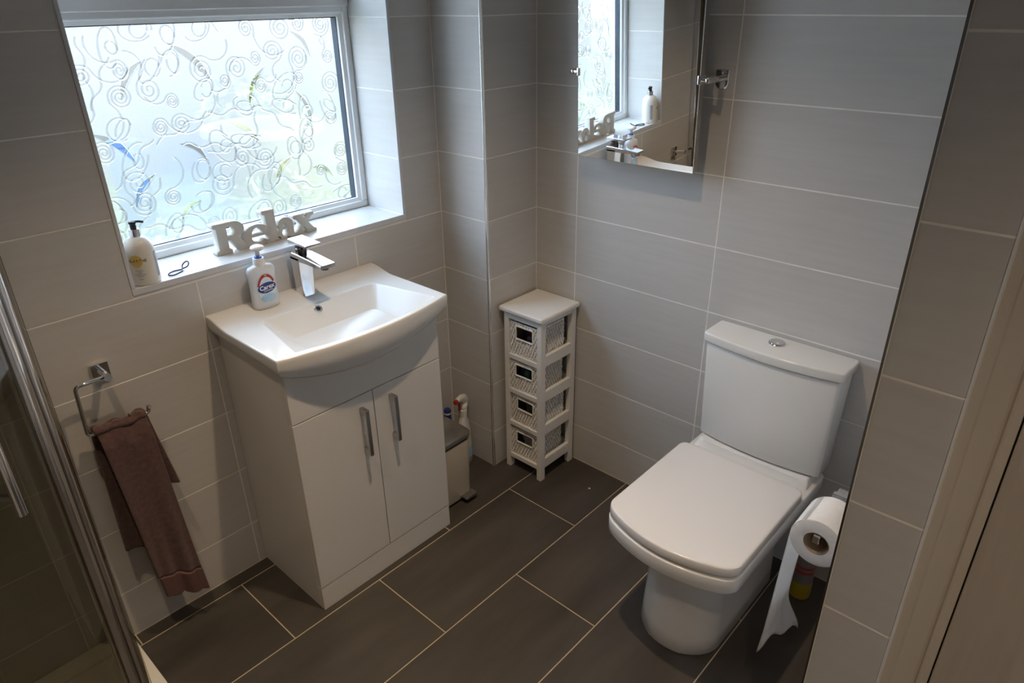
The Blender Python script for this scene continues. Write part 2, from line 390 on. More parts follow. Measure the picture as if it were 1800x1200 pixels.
struct('trim_2', B(WX1, WX1+.012, -0.003, 0.004, 0.9915, WZ1, bev=.002), M_trim, 'white edging strip up the window recess beside the column')
struct('trim_3', B(WX0-.010, WX0, -0.003, 0.004, 0.9915, WZ1, bev=.002), M_trim, 'white edging strip up the window recess on the shower side')

# boxed column
wc = struct('wall_column', B(XB+GR, XT+.1, YBOX+GR, 0.27, -0.1, ZC+.1), M_grout, 'tiled boxed-in pipe column in the corner')
tiles(wc, (XB, 0, 0), (0, -1, 0), (0, 0, 1), (-1, 0, 0), [0, -YBOX-0.006], ROWS)
tiles(wc, (0, YBOX, 0), (1, 0, 0), (0, 0, 1), (0, -1, 0), [XB+0.006, XT], ROWS)
cm = bmesh.new()
loft(cm, [[(XB+0.006-0.007*math.cos(a), YBOX+0.006-0.007*math.sin(a), z) for a in [i*PI/2/6 for i in range(7)]]+[(XB+0.007, YBOX+0.007, z)] for z in (0.001, ZC)])
struct('trim_4', cm, M_bright, 'bright metal corner strip up the edge of the boxed column', smooth=60)

# toilet wall
wr = struct('wall_right', B(XT+GR, XT+.1, YN-.1, YBOX+.01, -0.1, ZC+.1), M_grout, 'grey tiled wall behind the toilet')
tiles(wr, (XT, 0, 0), (0, -1, 0), (0, 0, 1), (-1, 0, 0), [-YBOX, 0.3933, 0.8988, 1.4043, -YN], ROWS)

# end wall beside the toilet (its narrow end faces the room)
wf = struct('wall_front', B(XN+GR, XT+.1, -1.687, YN-GR, -0.1, ZC+.1), M_grout, 'tiled stub wall between toilet and door')
NR = [0.0]+[0.164+0.2035*k for k in range(11)]+[ZC]
tiles(wf, (XN, 0, 0), (0, -1, 0), (0, 0, 1), (-1, 0, 0), [-YN+0.002, 1.687], NR)
tiles(wf, (0, YN, 0), (-1, 0, 0), (0, 0, 1), (0, 1, 0), [-XT, -0.7055, -XN-0.002], ROWS)
struct('trim_5', B(XN-0.0005, XN+0.002, YN-0.002, YN+0.001, 0.001, ZC), M_darkchrome, 'slim dark metal strip on the corner of the stub wall')

# door wall
wd = bmesh.new()
box(wd, XN+.03, XN+.13, -2.66, -1.687, 2.04, ZC+.1); box(wd, XN+.03, XN+.13, -2.7, -2.57, -0.1, ZC+.1)
box(wd, XN+.14, XN+.24, -2.7, -1.69, -0.1, ZC+.1)  # unseen backing behind the door, added to stop sky light leaking through
box(wd, XN+.03, XN+.139, -2.7, -1.69, -0.1, -0.0015)
struct('wall_door', wd, M_paint, 'plain wall above the door, with unseen backing added behind it to block light')
d1 = struct('door_1', B(XN+0.018, XN+0.055, -2.50, -1.7465, 0.006, 2.0, bev=.0015), M_door, 'pale grained door at the edge of the view')
hd = bmesh.new(); lathe(hd, [(0.026, 0), (0.026, 0.008), (0.01, 0.01), (0.01, 0.045)], 20, mtx=Matrix.Translation((XN+.018, -2.44, 1.0)) @ Matrix.Rotation(-PI/2, 4, 'Y'))
tube(hd, [(XN-.022, -2.44, 1.0), (XN-.022, -2.33, 1.0)], 0.009, 10)
obj('door_handle', hd, M_satin, d1, True)
ar = bmesh.new()
prof = [(XN+.03, -1.687), (XN+.0005, -1.687), (XN+.0005, -1.7015), (XN+.006, -1.7035), (XN+.006, -1.727), (XN+.010, -1.730), (XN+.006, -1.7325), (XN+.010, -1.7355), (XN+.010, -1.7445), (XN+.03, -1.7445)]
loft(ar, [[(x, y, z) for x, y in prof] for z in (0.001, 2.03)])
struct('trim_6', ar, M_arch, 'moulded door architrave beside the stub wall')

sl = bmesh.new(); loft(sl, [[(XN+.001, -1.6855, z), (XN-.0035, -1.6860, z), (XN-.0035, -1.6885, z), (XN+.001, -1.6900, z)] for z in (.001, 2.03)])
struct('trim_7', sl, M_upvc, 'white sealant line between the stub wall tiles and the architrave')
# walls behind the camera, ceiling
wb = struct('wall_back', B(XL-.1, XN+.2, YB-.1, YB-GR, -0.1, ZC+.1), M_grout, 'tiled wall behind the viewpoint')
tiles(wb, (0, YB, 0), (-1, 0, 0), (0, 0, 1), (0, 1, 0), [-XN-.03, 0.2, 0.7055, -XL], ROWS)
ws = struct('wall_shower', B(XL-.1, XL-GR, YB-.1, 0.27, -0.1, ZC+.1), M_grout, 'tiled wall on the far side of the shower')
tiles(ws, (XL, 0, 0), (0, 1, 0), (0, 0, 1), (1, 0, 0), [YB, -2.02, -1.5165, -1.011, -0.5055, 0], ROWS)
struct('ceiling', B(XL-.1, XT+.1, YB-.1, 0.27, ZC, ZC+.1), M_paint, 'white ceiling with recessed lamps')
for k, (x, y, z) in enumerate(LAMPS):
    t = thing('downlight', ['recessed ceiling lamp above the toilet area', 'recessed ceiling lamp above the shower side', 'recessed ceiling lamp near the door'][k], 'lamp', (x, y, ZC))
    b = bmesh.new(); rr = [(0.030, -0.001), (0.031, -0.005), (0.042, -0.004), (0.044, 0.001)]
    loft(b, [[(r*math.cos(2*PI*i/32), r*math.sin(2*PI*i/32), z2) for i in range(32)] for r, z2 in rr], False, False)
    obj('lamp_ring', b, M_chrome, t, True)

# outside: lawn, a pale house wall, a hedge
struct('ground', B(-14, 15, 0.5, 16, -0.35, -0.25), M_lawn, 'green lawn outside the window')
struct('garden_wall', B(-9, 10, 7.0, 7.3, -0.25, 2.0), M_house, 'rendered garden wall across the lawn')

def shrub_mesh(seed, n=520):
    r = random.Random(seed); v, f = [], []
    for k in range(n):
        d = Vector((r.gauss(0, 1), r.gauss(0, 1), r.gauss(0, 1))).normalized()*(.45+.55*r.random()**.4); c = Vector((d.x*.55, d.y*.45, .48+d.z*.48))
        a = Vector((r.gauss(0, 1), r.gauss(0, 1), r.gauss(0, .6))).normalized(); b = a.orthogonal().normalized(); L, w = r.uniform(.05, .10), r.uniform(.018, .032)
        i = len(v); v += [c-a*L, c+b*w, c+a*L, c-b*w]; f.append((i, i+1, i+2, i+3))
    me = bpy.data.meshes.new('shrub'); me.from_pydata(v, [], f); return me
SHM = [shrub_mesh(k) for k in range(3)]
for k, (x, y, sc, rz) in enumerate(((-.35, 2.5, .95, 0), (.75, 2.3, .80, 1.2), (1.75, 2.7, .90, 2.5), (.15, 3.7, 1.0, 3.1), (3.9, 4.2, 1.15, .6), (.7, 5.6, 1.1, 5.2), (5.2, 5.2, 1.3, 2.2), (3.4, 6.0, 1.2, 1.8))):
    o = objm('shrub', SHM[k % 3], M_leaf); o.location = (x, y, -.27); o.rotation_euler = (0, 0, rz); o.scale = (sc, sc, sc)
    tag(o, 'pale green leafy shrub in the garden, only a blur behind the patterned glass', 'shrub', 'shrubs in the garden outside')

wt = thing('water_barrel', 'blue barrel in the garden, glimpsed through clear leaf shapes in the glass', 'barrel', (1.38, 4.3, -.25))
b = bmesh.new(); lathe(b, [(.11, 0), (.125, .06), (.13, .4), (.125, .78), (.11, .86)], 28); obj('barrel_body', b, M_barrel, wt, 40)
b = bmesh.new(); lathe(b, [(.12, .86), (.12, .90), (.04, .92)], 28); obj('barrel_lid', b, M_barrel, wt, 40)
pt = thing('garden_planter', 'cream planter on the lawn, a warm blur behind the patterned glass', 'planter', (2.75, 4.6, -.25))
b = bmesh.new(); lathe(b, [(.36, 0), (.50, .7), (.56, .75), (.56, .82), (.46, .82), (.44, .7)], 28); obj('planter_pot', b, M_planter, pt, 40)
b = bmesh.new(); lathe(b, [(.44, .70), (.1, .74)], 28); obj('planter_soil', b, M_leaf, pt, 40)

# ------------------------------------------------------------------ window
win = bpy.data.objects.new('window_1', None); COL.objects.link(win); tag(win, 'white framed window with swirl patterned obscure glass', None, None, 'structure')
def ringbox(bm, x0, x1, z0, z1, w, y0, y1, bev=.004):
    box(bm, x0, x1, y0, y1, z0, z0+w, bev); box(bm, x0, x1, y0, y1, z1-w, z1, bev)
    box(bm, x0, x0+w, y0, y1, z0+w, z1-w, bev); box(bm, x1-w, x1, y0, y1, z0+w, z1-w, bev)
fb = bmesh.new(); ringbox(fb, WX0, WX1, WZ0, WZ1, 0.021, DEP, DEP+.07)
box(fb, WX0+.021, WX1-.021, DEP, DEP+.07, 1.588, 1.640, .004)
obj('frame', fb, M_upvc, win)
sb = bmesh.new(); box(sb, WX0+.003, WX1-.003, DEP-.010, DEP, 1.606, 1.690, .003); box(sb, WX0+.003, WX1-.003, DEP-.010, DEP+.05, 1.93, WZ1-.003, .003)
box(sb, WX0+.003, WX0+.06, DEP-.010, DEP+.05, 1.690, 1.93, .003); box(sb, WX1-.06, WX1-.003, DEP-.010, DEP+.05, 1.690, 1.93, .003)
obj('vent_sash', sb, M_upvc, win)
gx0, gx1, gz0, gz1 = WX0+.021, WX1-.021, WZ0+.021, 1.588
def bead(bm, x0, x1, z0, z1, w):
    # bevelled glazing bead: slopes back towards the glass
    o = [(x0, z0), (x1, z0), (x1, z1), (x0, z1)]; i = [(x0+w, z0+w), (x1-w, z0+w), (x1-w, z1-w), (x0+w, z1-w)]
    loft(bm, [[(x, DEP+.006, z) for x, z in o], [(x, DEP+.012, z) for x, z in i], [(x, DEP+.022, z) for x, z in i]], False, False)
bb = bmesh.new(); bead(bb, gx0, gx1, gz0, gz1, .011); obj('glazing_bead', bb, M_upvc, win)
px0, px1, pz0, pz1 = gx0+.011, gx1-.011, gz0+.011, gz1-.011
obj('clear_pane', B(px0, px1, DEP+.0195, DEP+.0215, pz0, pz1), M_pane, win)
sp = bmesh.new(); ringbox(sp, px0-.003, px1+.003, pz0-.003, pz1+.003, 0.0055, DEP+.022, DEP+.047, 0)
obj('spacer_bar', sp, M_spacer, win)
YP = DEP+.048
obj('vent_pane', B(WX0+.055, WX1-.055, DEP+.02, DEP+.024, 1.685, 1.935), M_obscure, win)
# raised swirls on the pane
rg = bmesh.new(); RS = random.Random(3)
def inside(p): return px0 < p[0] < px1 and pz0 < p[1] < pz1
def dome(bm, pts, rad, ht, seg=6):
    n = len(pts); vs = []
    for i, p in enumerate(pts):
        a, b = pts[min(i+1, n-1)], pts[max(i-1, 0)]; t = Vector((a[0]-b[0], a[1]-b[1])); t.normalize(); q = (-t.y, t.x)
        r = rad[i] if isinstance(rad, list) else rad; h = ht*r
        vs.append([bm.verts.new((p[0]+q[0]*r*math.cos(PI*k/seg), YP-.0001-h*math.sin(PI*k/seg), p[1]+q[1]*r*math.cos(PI*k/seg))) for k in range(seg+1)])
    for a, b in zip(vs, vs[1:]):
        for k in range(seg):
            f = bm.faces.new((a[k], a[k+1], b[k+1], b[k])); f.normal_update()
            if f.normal.y > 0: f.normal_flip()
def ridge(pts, r):
    run = []
    for p in pts+[None]:
        if p is not None and inside(p): run.append(p)
        else:
            if len(run) > 3: dome(rg, run, r, .62)
            run = []
def spiral(cx, cz, r0, turns, ph, sgn, asp=1.0, tail=0.0):
    n = int(26*turns); pts = []
    for i in range(n+1):
        f = i/n; a = ph+sgn*f*turns*2*PI; r = r0*(0.10+0.90*f)
        pts.append((cx+r*math.cos(a)*asp, cz+r*math.sin(a)))
    if tail:
        d = Vector((pts[-1][0]-pts[-2][0], pts[-1][1]-pts[-2][1])).normalized(); p = Vector(pts[-1]); ang = 0
        for i in range(18):
            ang -= sgn*0.13; q = Vector((d.x*math.cos(ang)-d.y*math.sin(ang), d.x*math.sin(ang)+d.y*math.cos(ang)))
            p = p+q*tail/18; pts.append((p.x, p.y))
    ridge(pts, 0.0032)
def ellip(cx, cz, a, b, rot, frac=1.0, ph=0.0):
    pts = []
    for i in range(41):
        t = ph+2*PI*frac*i/40; x, z = a*math.cos(t), b*math.sin(t)
        pts.append((cx+x*math.cos(rot)-z*math.sin(rot), cz+x*math.sin(rot)+z*math.cos(rot)))
    ridge(pts, 0.0032)
nx, nz_ = 10, 8
for i in range(nx):
    for j in range(nz_):
        cx = px0+(i+0.5+RS.uniform(-.3, .3))*(px1-px0)/nx; cz = pz0+(j+0.5+RS.uniform(-.3, .3))*(pz1-pz0)/nz_
        k = RS.random()
        if k < 0.58: spiral(cx, cz, RS.uniform(.020, .038), RS.uniform(2.2, 3.2), RS.uniform(0, 6.28), RS.choice((-1, 1)), RS.uniform(.8, 1.1), RS.uniform(.03, .15))
        elif k < 0.85:
            ro = RS.uniform(0, 3.1); ellip(cx, cz, RS.uniform(.03, .055), RS.uniform(.018, .03), ro, RS.uniform(.7, 1.0), RS.uniform(0, 6.28))
            ellip(cx+.008, cz, RS.uniform(.015, .03), RS.uniform(.012, .02), ro+.5, RS.uniform(.8, 1.0), RS.uniform(0, 6.28))
        else:
            pts = []; a = RS.uniform(0, 6.28); p = Vector((cx, cz))
            for s in range(44):
                a += 0.16*math.sin(s*0.33+i); p = p+Vector((math.cos(a), math.sin(a)))*0.0042; pts.append((p.x, p.y))
            ridge(pts, 0.0034)
o = obj('swirl_relief', rg, M_ridge, win, True, recalc=False); o['kind'] = 'stuff'
# the sheet itself, with smooth clear leaf shapes left in the frosting
LEAVES = ((-.040, 1.285, .13, .0085, -.75), (.015, 1.165, .11, .007, .85), (.045, 1.445, .12, .008, .9), (.205, 1.475, .15, .010, -.8), (.390, 1.40, .13, .0075, 1.0),
          (.325, 1.275, .12, .008, -.75), (.165, 1.245, .09, .007, -.7), (.53, 1.325, .12, .0065, -1.2), (.435, 1.15, .10, .007, .8), (.125, 1.085, .09, .007, .6), (.57, 1.12, .09, .007, -.5), (.55, 1.505, .10, .007, -.9))
def leaf_outline(cx, cz, L, w, a, n=14):
    up_, dn = [], []
    for i in range(n+1):
        t = i/n-.5; bend = .015*math.cos(t*PI); ww = w*max(0.02, math.cos(t*PI))**.8
        for lst, sg in ((up_, 1), (dn, -1)):
            x, z = t*L, bend+sg*ww
            lst.append((cx+x*math.cos(a)-z*math.sin(a), cz+x*math.sin(a)+z*math.cos(a)))
    return up_+dn[::-1]
cu = bpy.data.curves.new('pane', 'CURVE'); cu.dimensions = '2D'; cu.fill_mode = 'BOTH'; cu.extrude = .0015
for pl in [[(px0-.003, pz0-.003), (px1+.003, pz0-.003), (px1+.003, pz1+.003), (px0-.003, pz1+.003)]]+[leaf_outline(*q) for q in LEAVES]:
    sp_ = cu.splines.new('POLY'); sp_.points.add(len(pl)-1)
    for q, (a_, b_) in zip(sp_.points, pl): q.co = (a_, b_, 0, 1)
    sp_.use_cyclic_u = True
me = eval_curve(cu); me.transform(Matrix.Translation((0, YP+.0015, 0)) @ Matrix.Rotation(PI/2, 4, 'X')); objm('obscure_pane', me, M_obscure, win)
for q in LEAVES:
    k = bmesh.new(); pl = leaf_outline(*q)
    loft(k, [[(x, YP+.0028, z) for x, z in pl], [(x, YP+.0004, z) for x, z in pl], [(q[0]+(x-q[0])*.6, YP-.0012, q[1]+(z-q[1])*.6) for x, z in pl]])
    objm('clear_leaf', None, None, win) if False else obj('clear_leaf', k, M_pane, win)
# ------------------------------------------------------------------ vanity unit
VX0, VX1, VY = 0.023, 0.529, -0.333
va = thing('vanity_unit', 'white gloss two-door vanity cabinet under the basin', 'cabinet', ((VX0+VX1)/2, VY/2, 0))
cxv, cyv = (VX0+VX1)/2, VY/2
def vb(name, x0, x1, y0, y1, z0, z1, bev, m=M_gloss, par=va): return obj(name, B(x0-cxv, x1-cxv, y0-cyv, y1-cyv, z0, z1, bev), m, par)
vb('side_panel', VX0, VX0+.018, VY+.019, -.002, 0, .803, .0008); vb('side_panel', VX1-.018, VX1, VY+.019, -.002, 0, .803, .0008)
vb('back_panel', VX0+.018, VX1-.018, -.010, -.004, .05, .79, 0); vb('cabinet_floor', VX0+.018, VX1-.018, VY+.02, -.01, .085, .100, 0)
vb('plinth', VX0, VX1, VY+.001, VY+.018, 0, .0835, .0012)
vb('front_panel', VX0, VX1, VY, VY+.018, .6465, .803, .0012)
vb('gap_shade_board', VX0+.02, VX1-.02, VY+.0185, VY+.024, .02, .79, 0, M_dark)  # near-black board behind the doors; its colour stands in for gap shade
xm = .2772
for k, (a, b, hx) in enumerate(((VX0, xm-.0013, xm-.0445), (xm+.0013, VX1, xm+.0575))):
    d = vb('cabinet_door', a, b, VY, VY+.018, .0860, .6440, .0012)
    h = bmesh.new(); z0, z1 = .457, .608
    hw = .006
    box(h, hx-hw-cxv, hx+hw-cxv, VY-.030-cyv, VY-.022-cyv, z0, z1, .0015); box(h, hx-hw-cxv, hx+hw-cxv, VY-.024-cyv, VY-cyv, z1-.020, z1, .0015)
    box(h, hx-hw-cxv, hx+hw-cxv, VY-.024-cyv, VY-cyv, z0, z0+.020, .0015)
    obj('door_handle', h, M_satin, d)['label'] = 'satin metal bow handle'

# ------------------------------------------------------------------ basin
ba = thing('washbasin', 'white ceramic washbasin with bowed front on the vanity', 'basin', (.28, -.18, .80))
BX0, BX1, ZR = 0.002, 0.558, 0.850
def sst(a, b, x):
    t = max(0., min(1., (x-a)/(b-a))); return t*t*(3-2*t)
def yfront(x):
    s = (x-BX0)/(BX1-BX0); return -0.352-0.042*(1-(2*s-1)**2)
def smin(a, b, k):
    h = max(k-abs(a-b), 0)/k; return min(a, b)-h*h*k/4
def ztop(x, y):
    z = ZR+0.0155*sst(-.105, -.004, y)
    yf = yfront(x)
    dback = -0.112-y
    tt = (-0.112-y)/0.23
    xl = .099-.040*tt; xr = .473+.048*tt
    dl, dr, df = x-xl, xr-x, y-(yf+.021)
    if min(dback, dl, dr, df) <= 0: return z
    d = smin(smin(dback*.82, dl*.85, .016), smin(dr*.85, df*3.2, .016), .016)
    return z - smin(max(d, 0), .135, .03)
bb = bmesh.new(); NX, NY = 210, 150; INS = 0.0035
grid = []
for i in range(NX+1):
    col = []
    x = BX0+INS+(BX1-BX0-2*INS)*i/NX
    for j in range(NY+1):
        y = -(j/NY)*(-yfront(x)-INS)
        col.append(bb.verts.new((x, y, ztop(x, y))))
    grid.append(col)
for i in range(NX):
    for j in range(NY): bb.faces.new((grid[i][j], grid[i+1][j], grid[i+1][j+1], grid[i][j+1]))
bnd = [grid[0][j] for j in range(NY+1)]+[grid[i][NY] for i in range(1, NX+1)]+[grid[NX][j] for j in range(NY-1, -1, -1)]
def outer(v):
    x, y = v.co.x, v.co.y
    fx = BX0 if abs(x-BX0-INS) < 1e-6 else (BX1 if abs(x-BX1+INS) < 1e-6 else x)
    fy = y-INS if abs(y-yfront(x)-INS) < 1e-6 else y
    return fx, fy
def bottom(x, y):
    s = (x-BX0)/(BX1-BX0)
    bx = .022+(.535-.022)*s
    zb = .790-.056*(1-(2*s-1)**2)
    if s < .002 or s > .998: zb = .790+.012*sst(-.34, -.1, y)
    by = max(y*(.336/.357), -.3365)
    return bx, by, zb
prev = bnd
K = 10
for k in range(0, K+3):
    cur = []
    for v in bnd:
        x, y = outer(v); zt = v.co.z
        if k == 0: p = (v.co.x+(x-v.co.x)*.7, v.co.y+(y-v.co.y)*.7, zt-INS*.3)
        elif k == 1: p = (x, y, zt-INS)
        else:
            t = (k-1)/(K+1); bx, by, zb = bottom(x, y)
            hw = t**3.4
            p = (x+(bx-x)*hw, y+(by-y)*hw, (zt-INS)+(zb-zt+INS)*(t**0.95))
        cur.append(bb.verts.new(p))
    for a, b, c, d in zip(prev, prev[1:], cur[1:], cur): bb.faces.new((a, b, c, d))
    prev = cur
bb.faces.new(prev)
bmesh.ops.recalc_face_normals(bb, faces=bb.faces)
bb.transform(Matrix.Translation((-.28, .18, -.80)))
obj('basin_body', bb, M_ceramic, ba, 50)
def local(b, t):
    b.transform(Matrix.Translation(-Vector(t.location))); return b
# overflow on the back slope
ov = bmesh.new(); om = Matrix.Translation((.2655, -.1312, .8378)) @ Matrix.Rotation(math.radians(40), 4, 'X') @ Matrix.Scale(1.15, 4)
prf = [(.0058, -.004), (.0058, .0012), (.0068, .0026), (.0098, .0022), (.0112, .0004), (.0112, -.004)]
loft(ov, [[om @ Vector((r*math.cos(2*PI*i/28), r*math.sin(2*PI*i/28), z)) for i in range(28)] for r, z in prf], False, False)
obj('overflow_ring', local(ov, ba), M_chrome, ba, True)
oh = bmesh.new(); lathe(oh, [(.006, -.006), (.006, .0008)], 24, mtx=om); obj('overflow_hole', local(oh, ba), M_black, ba)
wa = bmesh.new(); lathe(wa, [(.026, .712), (.026, .7180), (.022, .7195), (.0001, .7215)], 28, c=(.285, -.300, 0)); obj('waste_plug', local(wa, ba), M_chrome, ba, True)

# ------------------------------------------------------------------ tap
tp = thing('basin_tap', 'chrome single-lever mixer tap on the basin ledge', 'tap', (.286, -.045, .852))
TX0, TX1 = .262, .310
b = bmesh.new()
r0 = [(TX0+.003, -.0615), (TX1-.003, -.0615), (TX1-.003, -.0215), (TX0+.003, -.0215)]
def rrect(x0, x1, y0, y1, r, z, n=4):
    out = []
    for cx, cy, a0 in ((x1-r, y1-r, 0), (x0+r, y1-r, 90), (x0+r, y0+r, 180), (x1-r, y0+r, 270)):
        for k in range(n+1):
            a = math.radians(a0+90*k/n); out.append((cx+r*math.cos(a), cy+r*math.sin(a), z))
    return out
loft(b, [rrect(TX0+.002, TX1-.002, -.066, -.020, .008, z) for z in (.850, .853)]+[rrect(TX0+.003, TX1-.003, -.065, -.021, .008, .856), rrect(TX0+.002, TX1-.002, -.066, -.022, .006, .92), rrect(TX0, TX1, -.070, -.025, .003, .966), rrect(TX0, TX1, -.072, -.025, .002, .972)])
obj('tap_body', local(b, tp), M_chrome, tp, 35)
s = bmesh.new()
sec = [(-.0245, .985, .966), (-.06, .9845, .964), (-.12, .981, .966), (-.179, .976, .9655)]
loft(s, [[(TX0, y, zb), (TX1, y, zb), (TX1, y, zt-.0015), (TX1-.0015, y, zt), (TX0+.0015, y, zt), (TX0, y, zt-.0015)] for y, zt, zb in sec])
obj('spout', local(s, tp), M_chrome, tp, 25)
a = bmesh.new(); lathe(a, [(.010, .958), (.010, .967)], 20, c=(.286, -.163, 0)); obj('aerator', local(a, tp), M_darkchrome, tp, 40)
c = bmesh.new(); lathe(c, [(.0165, .982), (.0165, .996), (.0145, .998), (.0145, 1.004), (.0165, 1.006), (.0165, 1.0145)], 28, c=(.286, -.050, 0)); obj('cartridge_collar', local(c, tp), M_darkchrome, tp, 40)
l = bmesh.new(); loft(l, [[(TX0, y, zb), (TX1, y, zb), (TX1, y, zt-.001), (TX1-.001, y, zt), (TX0+.001, y, zt), (TX0, y, zt-.001)] for y, zt, zb in ((-.0275, 1.0235, 1.0090), (-.06, 1.0225, 1.0125), (-.1185, 1.0200, 1.0150))])
obj('lever', local(l, tp), M_chrome, tp, 25)

# ------------------------------------------------------------------ hand soap bottle
so = thing('soap_bottle', 'clear plastic pump soap bottle with blue oval label, on the basin', 'soap bottle', (.157, -.046, .8565))
def sring(hw, hd, z, n=36, e=2.6):
    out = []
    for i in range(n):
        t = 2*PI*i/n; c_, s_ = math.cos(t), math.sin(t)
        out.append((hw*math.copysign(abs(c_)**(2/e), c_), hd*math.copysign(abs(s_)**(2/e), s_), z))
    return out
SP = [(.034, .0165, 0), (.0385, .0195, .003), (.0395, .0205, .012), (.0385, .0205, .03), (.0375, .020, .06), (.0385, .0195, .085), (.0405, .019, .103), (.0400, .0175, .112), (.034, .0155, .1195), (.018, .0135, .1235), (.0135, .0125, .127), (.0135, .0125, .131)]
b = bmesh.new(); loft(b, [sring(*q) for q in SP]); obj('bottle', b, M_soap, so, True)
b = bmesh.new(); loft(b, [sring(hw-.0018, hd-.0018, z+.001) for hw, hd, z in SP[:4]]+[sring(.0360, .0182, .052)]); obj('liquid_soap', b, M_soapliq, so, True)
b = bmesh.new(); lathe(b, [(.0155, .118), (.0155, .139), (.0145, .141), (.0145, .1435)], 24); obj('pump_collar', b, M_white, so, 40)
b = bmesh.new(); lathe(b, [(.0105, .1436), (.0105, .1475), (.0080, .1485)], 24); obj('lock_ring', b, M_bluecap, so, 40)
b = bmesh.new(); lathe(b, [(.0062, .148), (.0066, .160), (.0085, .168)], 20)
hd_ = [(.0185, .010), (.020, .012)]
loft(b, [[(x*1.0, y*1.0-.004, z) for x, y, z in sring(hw, hd, zz, 28, 2.2)] for hw, hd, zz in ((.0115, .0105, .1655), (.0170, .0165, .1685), (.0185, .0185, .1725), (.0165, .017, .1765), (.010, .011, .1795), (.002, .002, .1803))])
obj('pump_head', b, M_white, so, True)
def disc(rx, rz, y, cz, seg=32, a0=0, a1=2*PI, rin=0.0, cx=0.0, curv=.055):
    d = bmesh.new(); n = seg; ro, ri = [], []
    for i in range(n+1):
        t = a0+(a1-a0)*i/n
        ro.append(d.verts.new((cx+rx*math.cos(t), 0, cz+rz*math.sin(t)))); ri.append(d.verts.new((cx+rx*rin*math.cos(t), 0, cz+rz*rin*math.sin(t))) if rin else None)
    if rin:
        for i in range(n): d.faces.new((ro[i], ro[i+1], ri[i+1], ri[i]))
    else: d.faces.new(ro[:-1])
    bmesh.ops.triangulate(d, faces=d.faces); bmesh.ops.subdivide_edges(d, edges=list(d.edges), cuts=2, use_grid_fill=True)
    ext = bmesh.ops.extrude_face_region(d, geom=list(d.faces)); vs = [g for g in ext['geom'] if isinstance(g, bmesh.types.BMVert)]
    for v in vs: v.co.y -= .0003
    for v in d.verts: v.co.y += y+v.co.x**2*2.2
    return d
obj('label_panel', disc(.0265, .041, -.0207, .060), M_label, so)
obj('label_arc', disc(.0270, .0415, -.0212, .060, 24, math.radians(25), math.radians(165), .80), M_red, so)
obj('label_swirl', disc(.0225, .012, -.0213, .033), M_sky, so)
ob = disc(.0270, .0150, -.0216, .0625); ob.transform(Matrix.Translation((0, 0, .0625)) @ Matrix.Rotation(math.radians(-4), 4, 'Y') @ Matrix.Translation((0, 0, -.0625))); obj('label_oval', ob, M_bluecap if False else M_blue, so)
def front_text(sx_, size, x, z, y, m, par, bold=0.0, shear=0.0, curve=2.2, tilt=-4):
    me = text_mesh(sx_, size, .00025, shear, bold)
    me.transform(Matrix.Translation((x, y, z)) @ Matrix.Rotation(math.radians(tilt), 4, 'Y') @ Matrix.Rotation(PI/2, 4, 'X'))
    for v in me.vertices: v.co.y += v.co.x**2*curve
    return objm('lettering', me, m, par)
front_text('Carex', .0175, 0, .0640, -.0222, M_white, so, .0004)
front_text('Complete', .0070, .003, .0545, -.0222, M_white, so)
front_text('10%', .0050, 0, .0977, -.0220, M_white, so, .0001)

# ------------------------------------------------------------------ lotion bottle on the sill
lo = thing('lotion_bottle', 'cream pump lotion bottle with black pump, standing on the window sill', 'bottle', (-.1085, .030, .9905), math.radians(-14))
LB = [(.030, 0), (.0335, .002), (.0345, .008), (.0345, .085), (.0335, .096), (.0295, .107), (.022, .1155), (.0150, .120)]
b = bmesh.new(); lathe(b, LB, 40); obj('bottle', b, M_lotion, lo, 40)
b = bmesh.new(); lathe(b, [(.0128, .119), (.0128, .1375), (.0118, .1385)], 28); obj('pump_collar', b, M_chrome, lo, 40)
b = bmesh.new(); lathe(b, [(.0075, .138), (.0070, .150), (.0085, .1515), (.0085, .156), (.006, .1575)], 20)
tube(b, fillet([(-.008, 0, .1545), (.012, 0, .1555), (.0245, -.001, .1520)], .006), [.0042]*3+[.0042]*5+[.0035], 10, flat=.75)
obj('pump_head', b, M_black, lo, 40)
def wrap(me, r, ang0):
    for v in me.vertices:
        a = ang0+v.co.x/r; rr = r+v.co.z; z = v.co.y
        v.co = Vector((rr*math.cos(a), rr*math.sin(a), z))
def lot_text(s_, size, z, ang, m, bold=0, spin=False):
    me = text_mesh(s_, size, .0002, 0, bold)
    if spin: me.transform(Matrix.Rotation(-PI/2, 4, 'Z'))
    me.transform(Matrix.Translation((0, z, 0))); wrap(me, .0346, ang); return objm('lettering', me, m, lo)
A0 = math.radians(-112)
d = bmesh.new(); lathe(d, [(.0155, 0), (.0155, .0003)], 32); bmesh.ops.triangulate(d, faces=d.faces); bmesh.ops.subdivide_edges(d, edges=list(d.edges), cuts=3, use_grid_fill=True)
me = bpy.data.meshes.new('print'); d.to_mesh(me); d.free(); me.transform(Matrix.Translation((0, .066, 0))); wrap(me, .0346, A0-.10); objm('round_print', me, M_gold, lo)
lot_text('GARDENS', .0095, .066, A0, M_ink, .0002)
for z_, w_ in ((.041, .020), (.0365, .010), (.0315, .026), (.027, .017), (.019, .011)):     # lines of print too fine to read
    vv = [(-w_/2+w_*i/8, z_+dz, .0003) for i in range(9) for dz in (-.0007, .0007)]
    me = bpy.data.meshes.new('print_line'); me.from_pydata(vv, [], [(2*i, 2*i+2, 2*i+3, 2*i+1) for i in range(8)]); wrap(me, .0346, A0); objm('print_line', me, M_grey, lo)
d = bmesh.new(); n = 10
me = bpy.data.meshes.new('print'); vv = []
for i in range(n+1):
    for z_ in (.018, .082): vv.append((-.006+.012*i/n, z_, .0003))
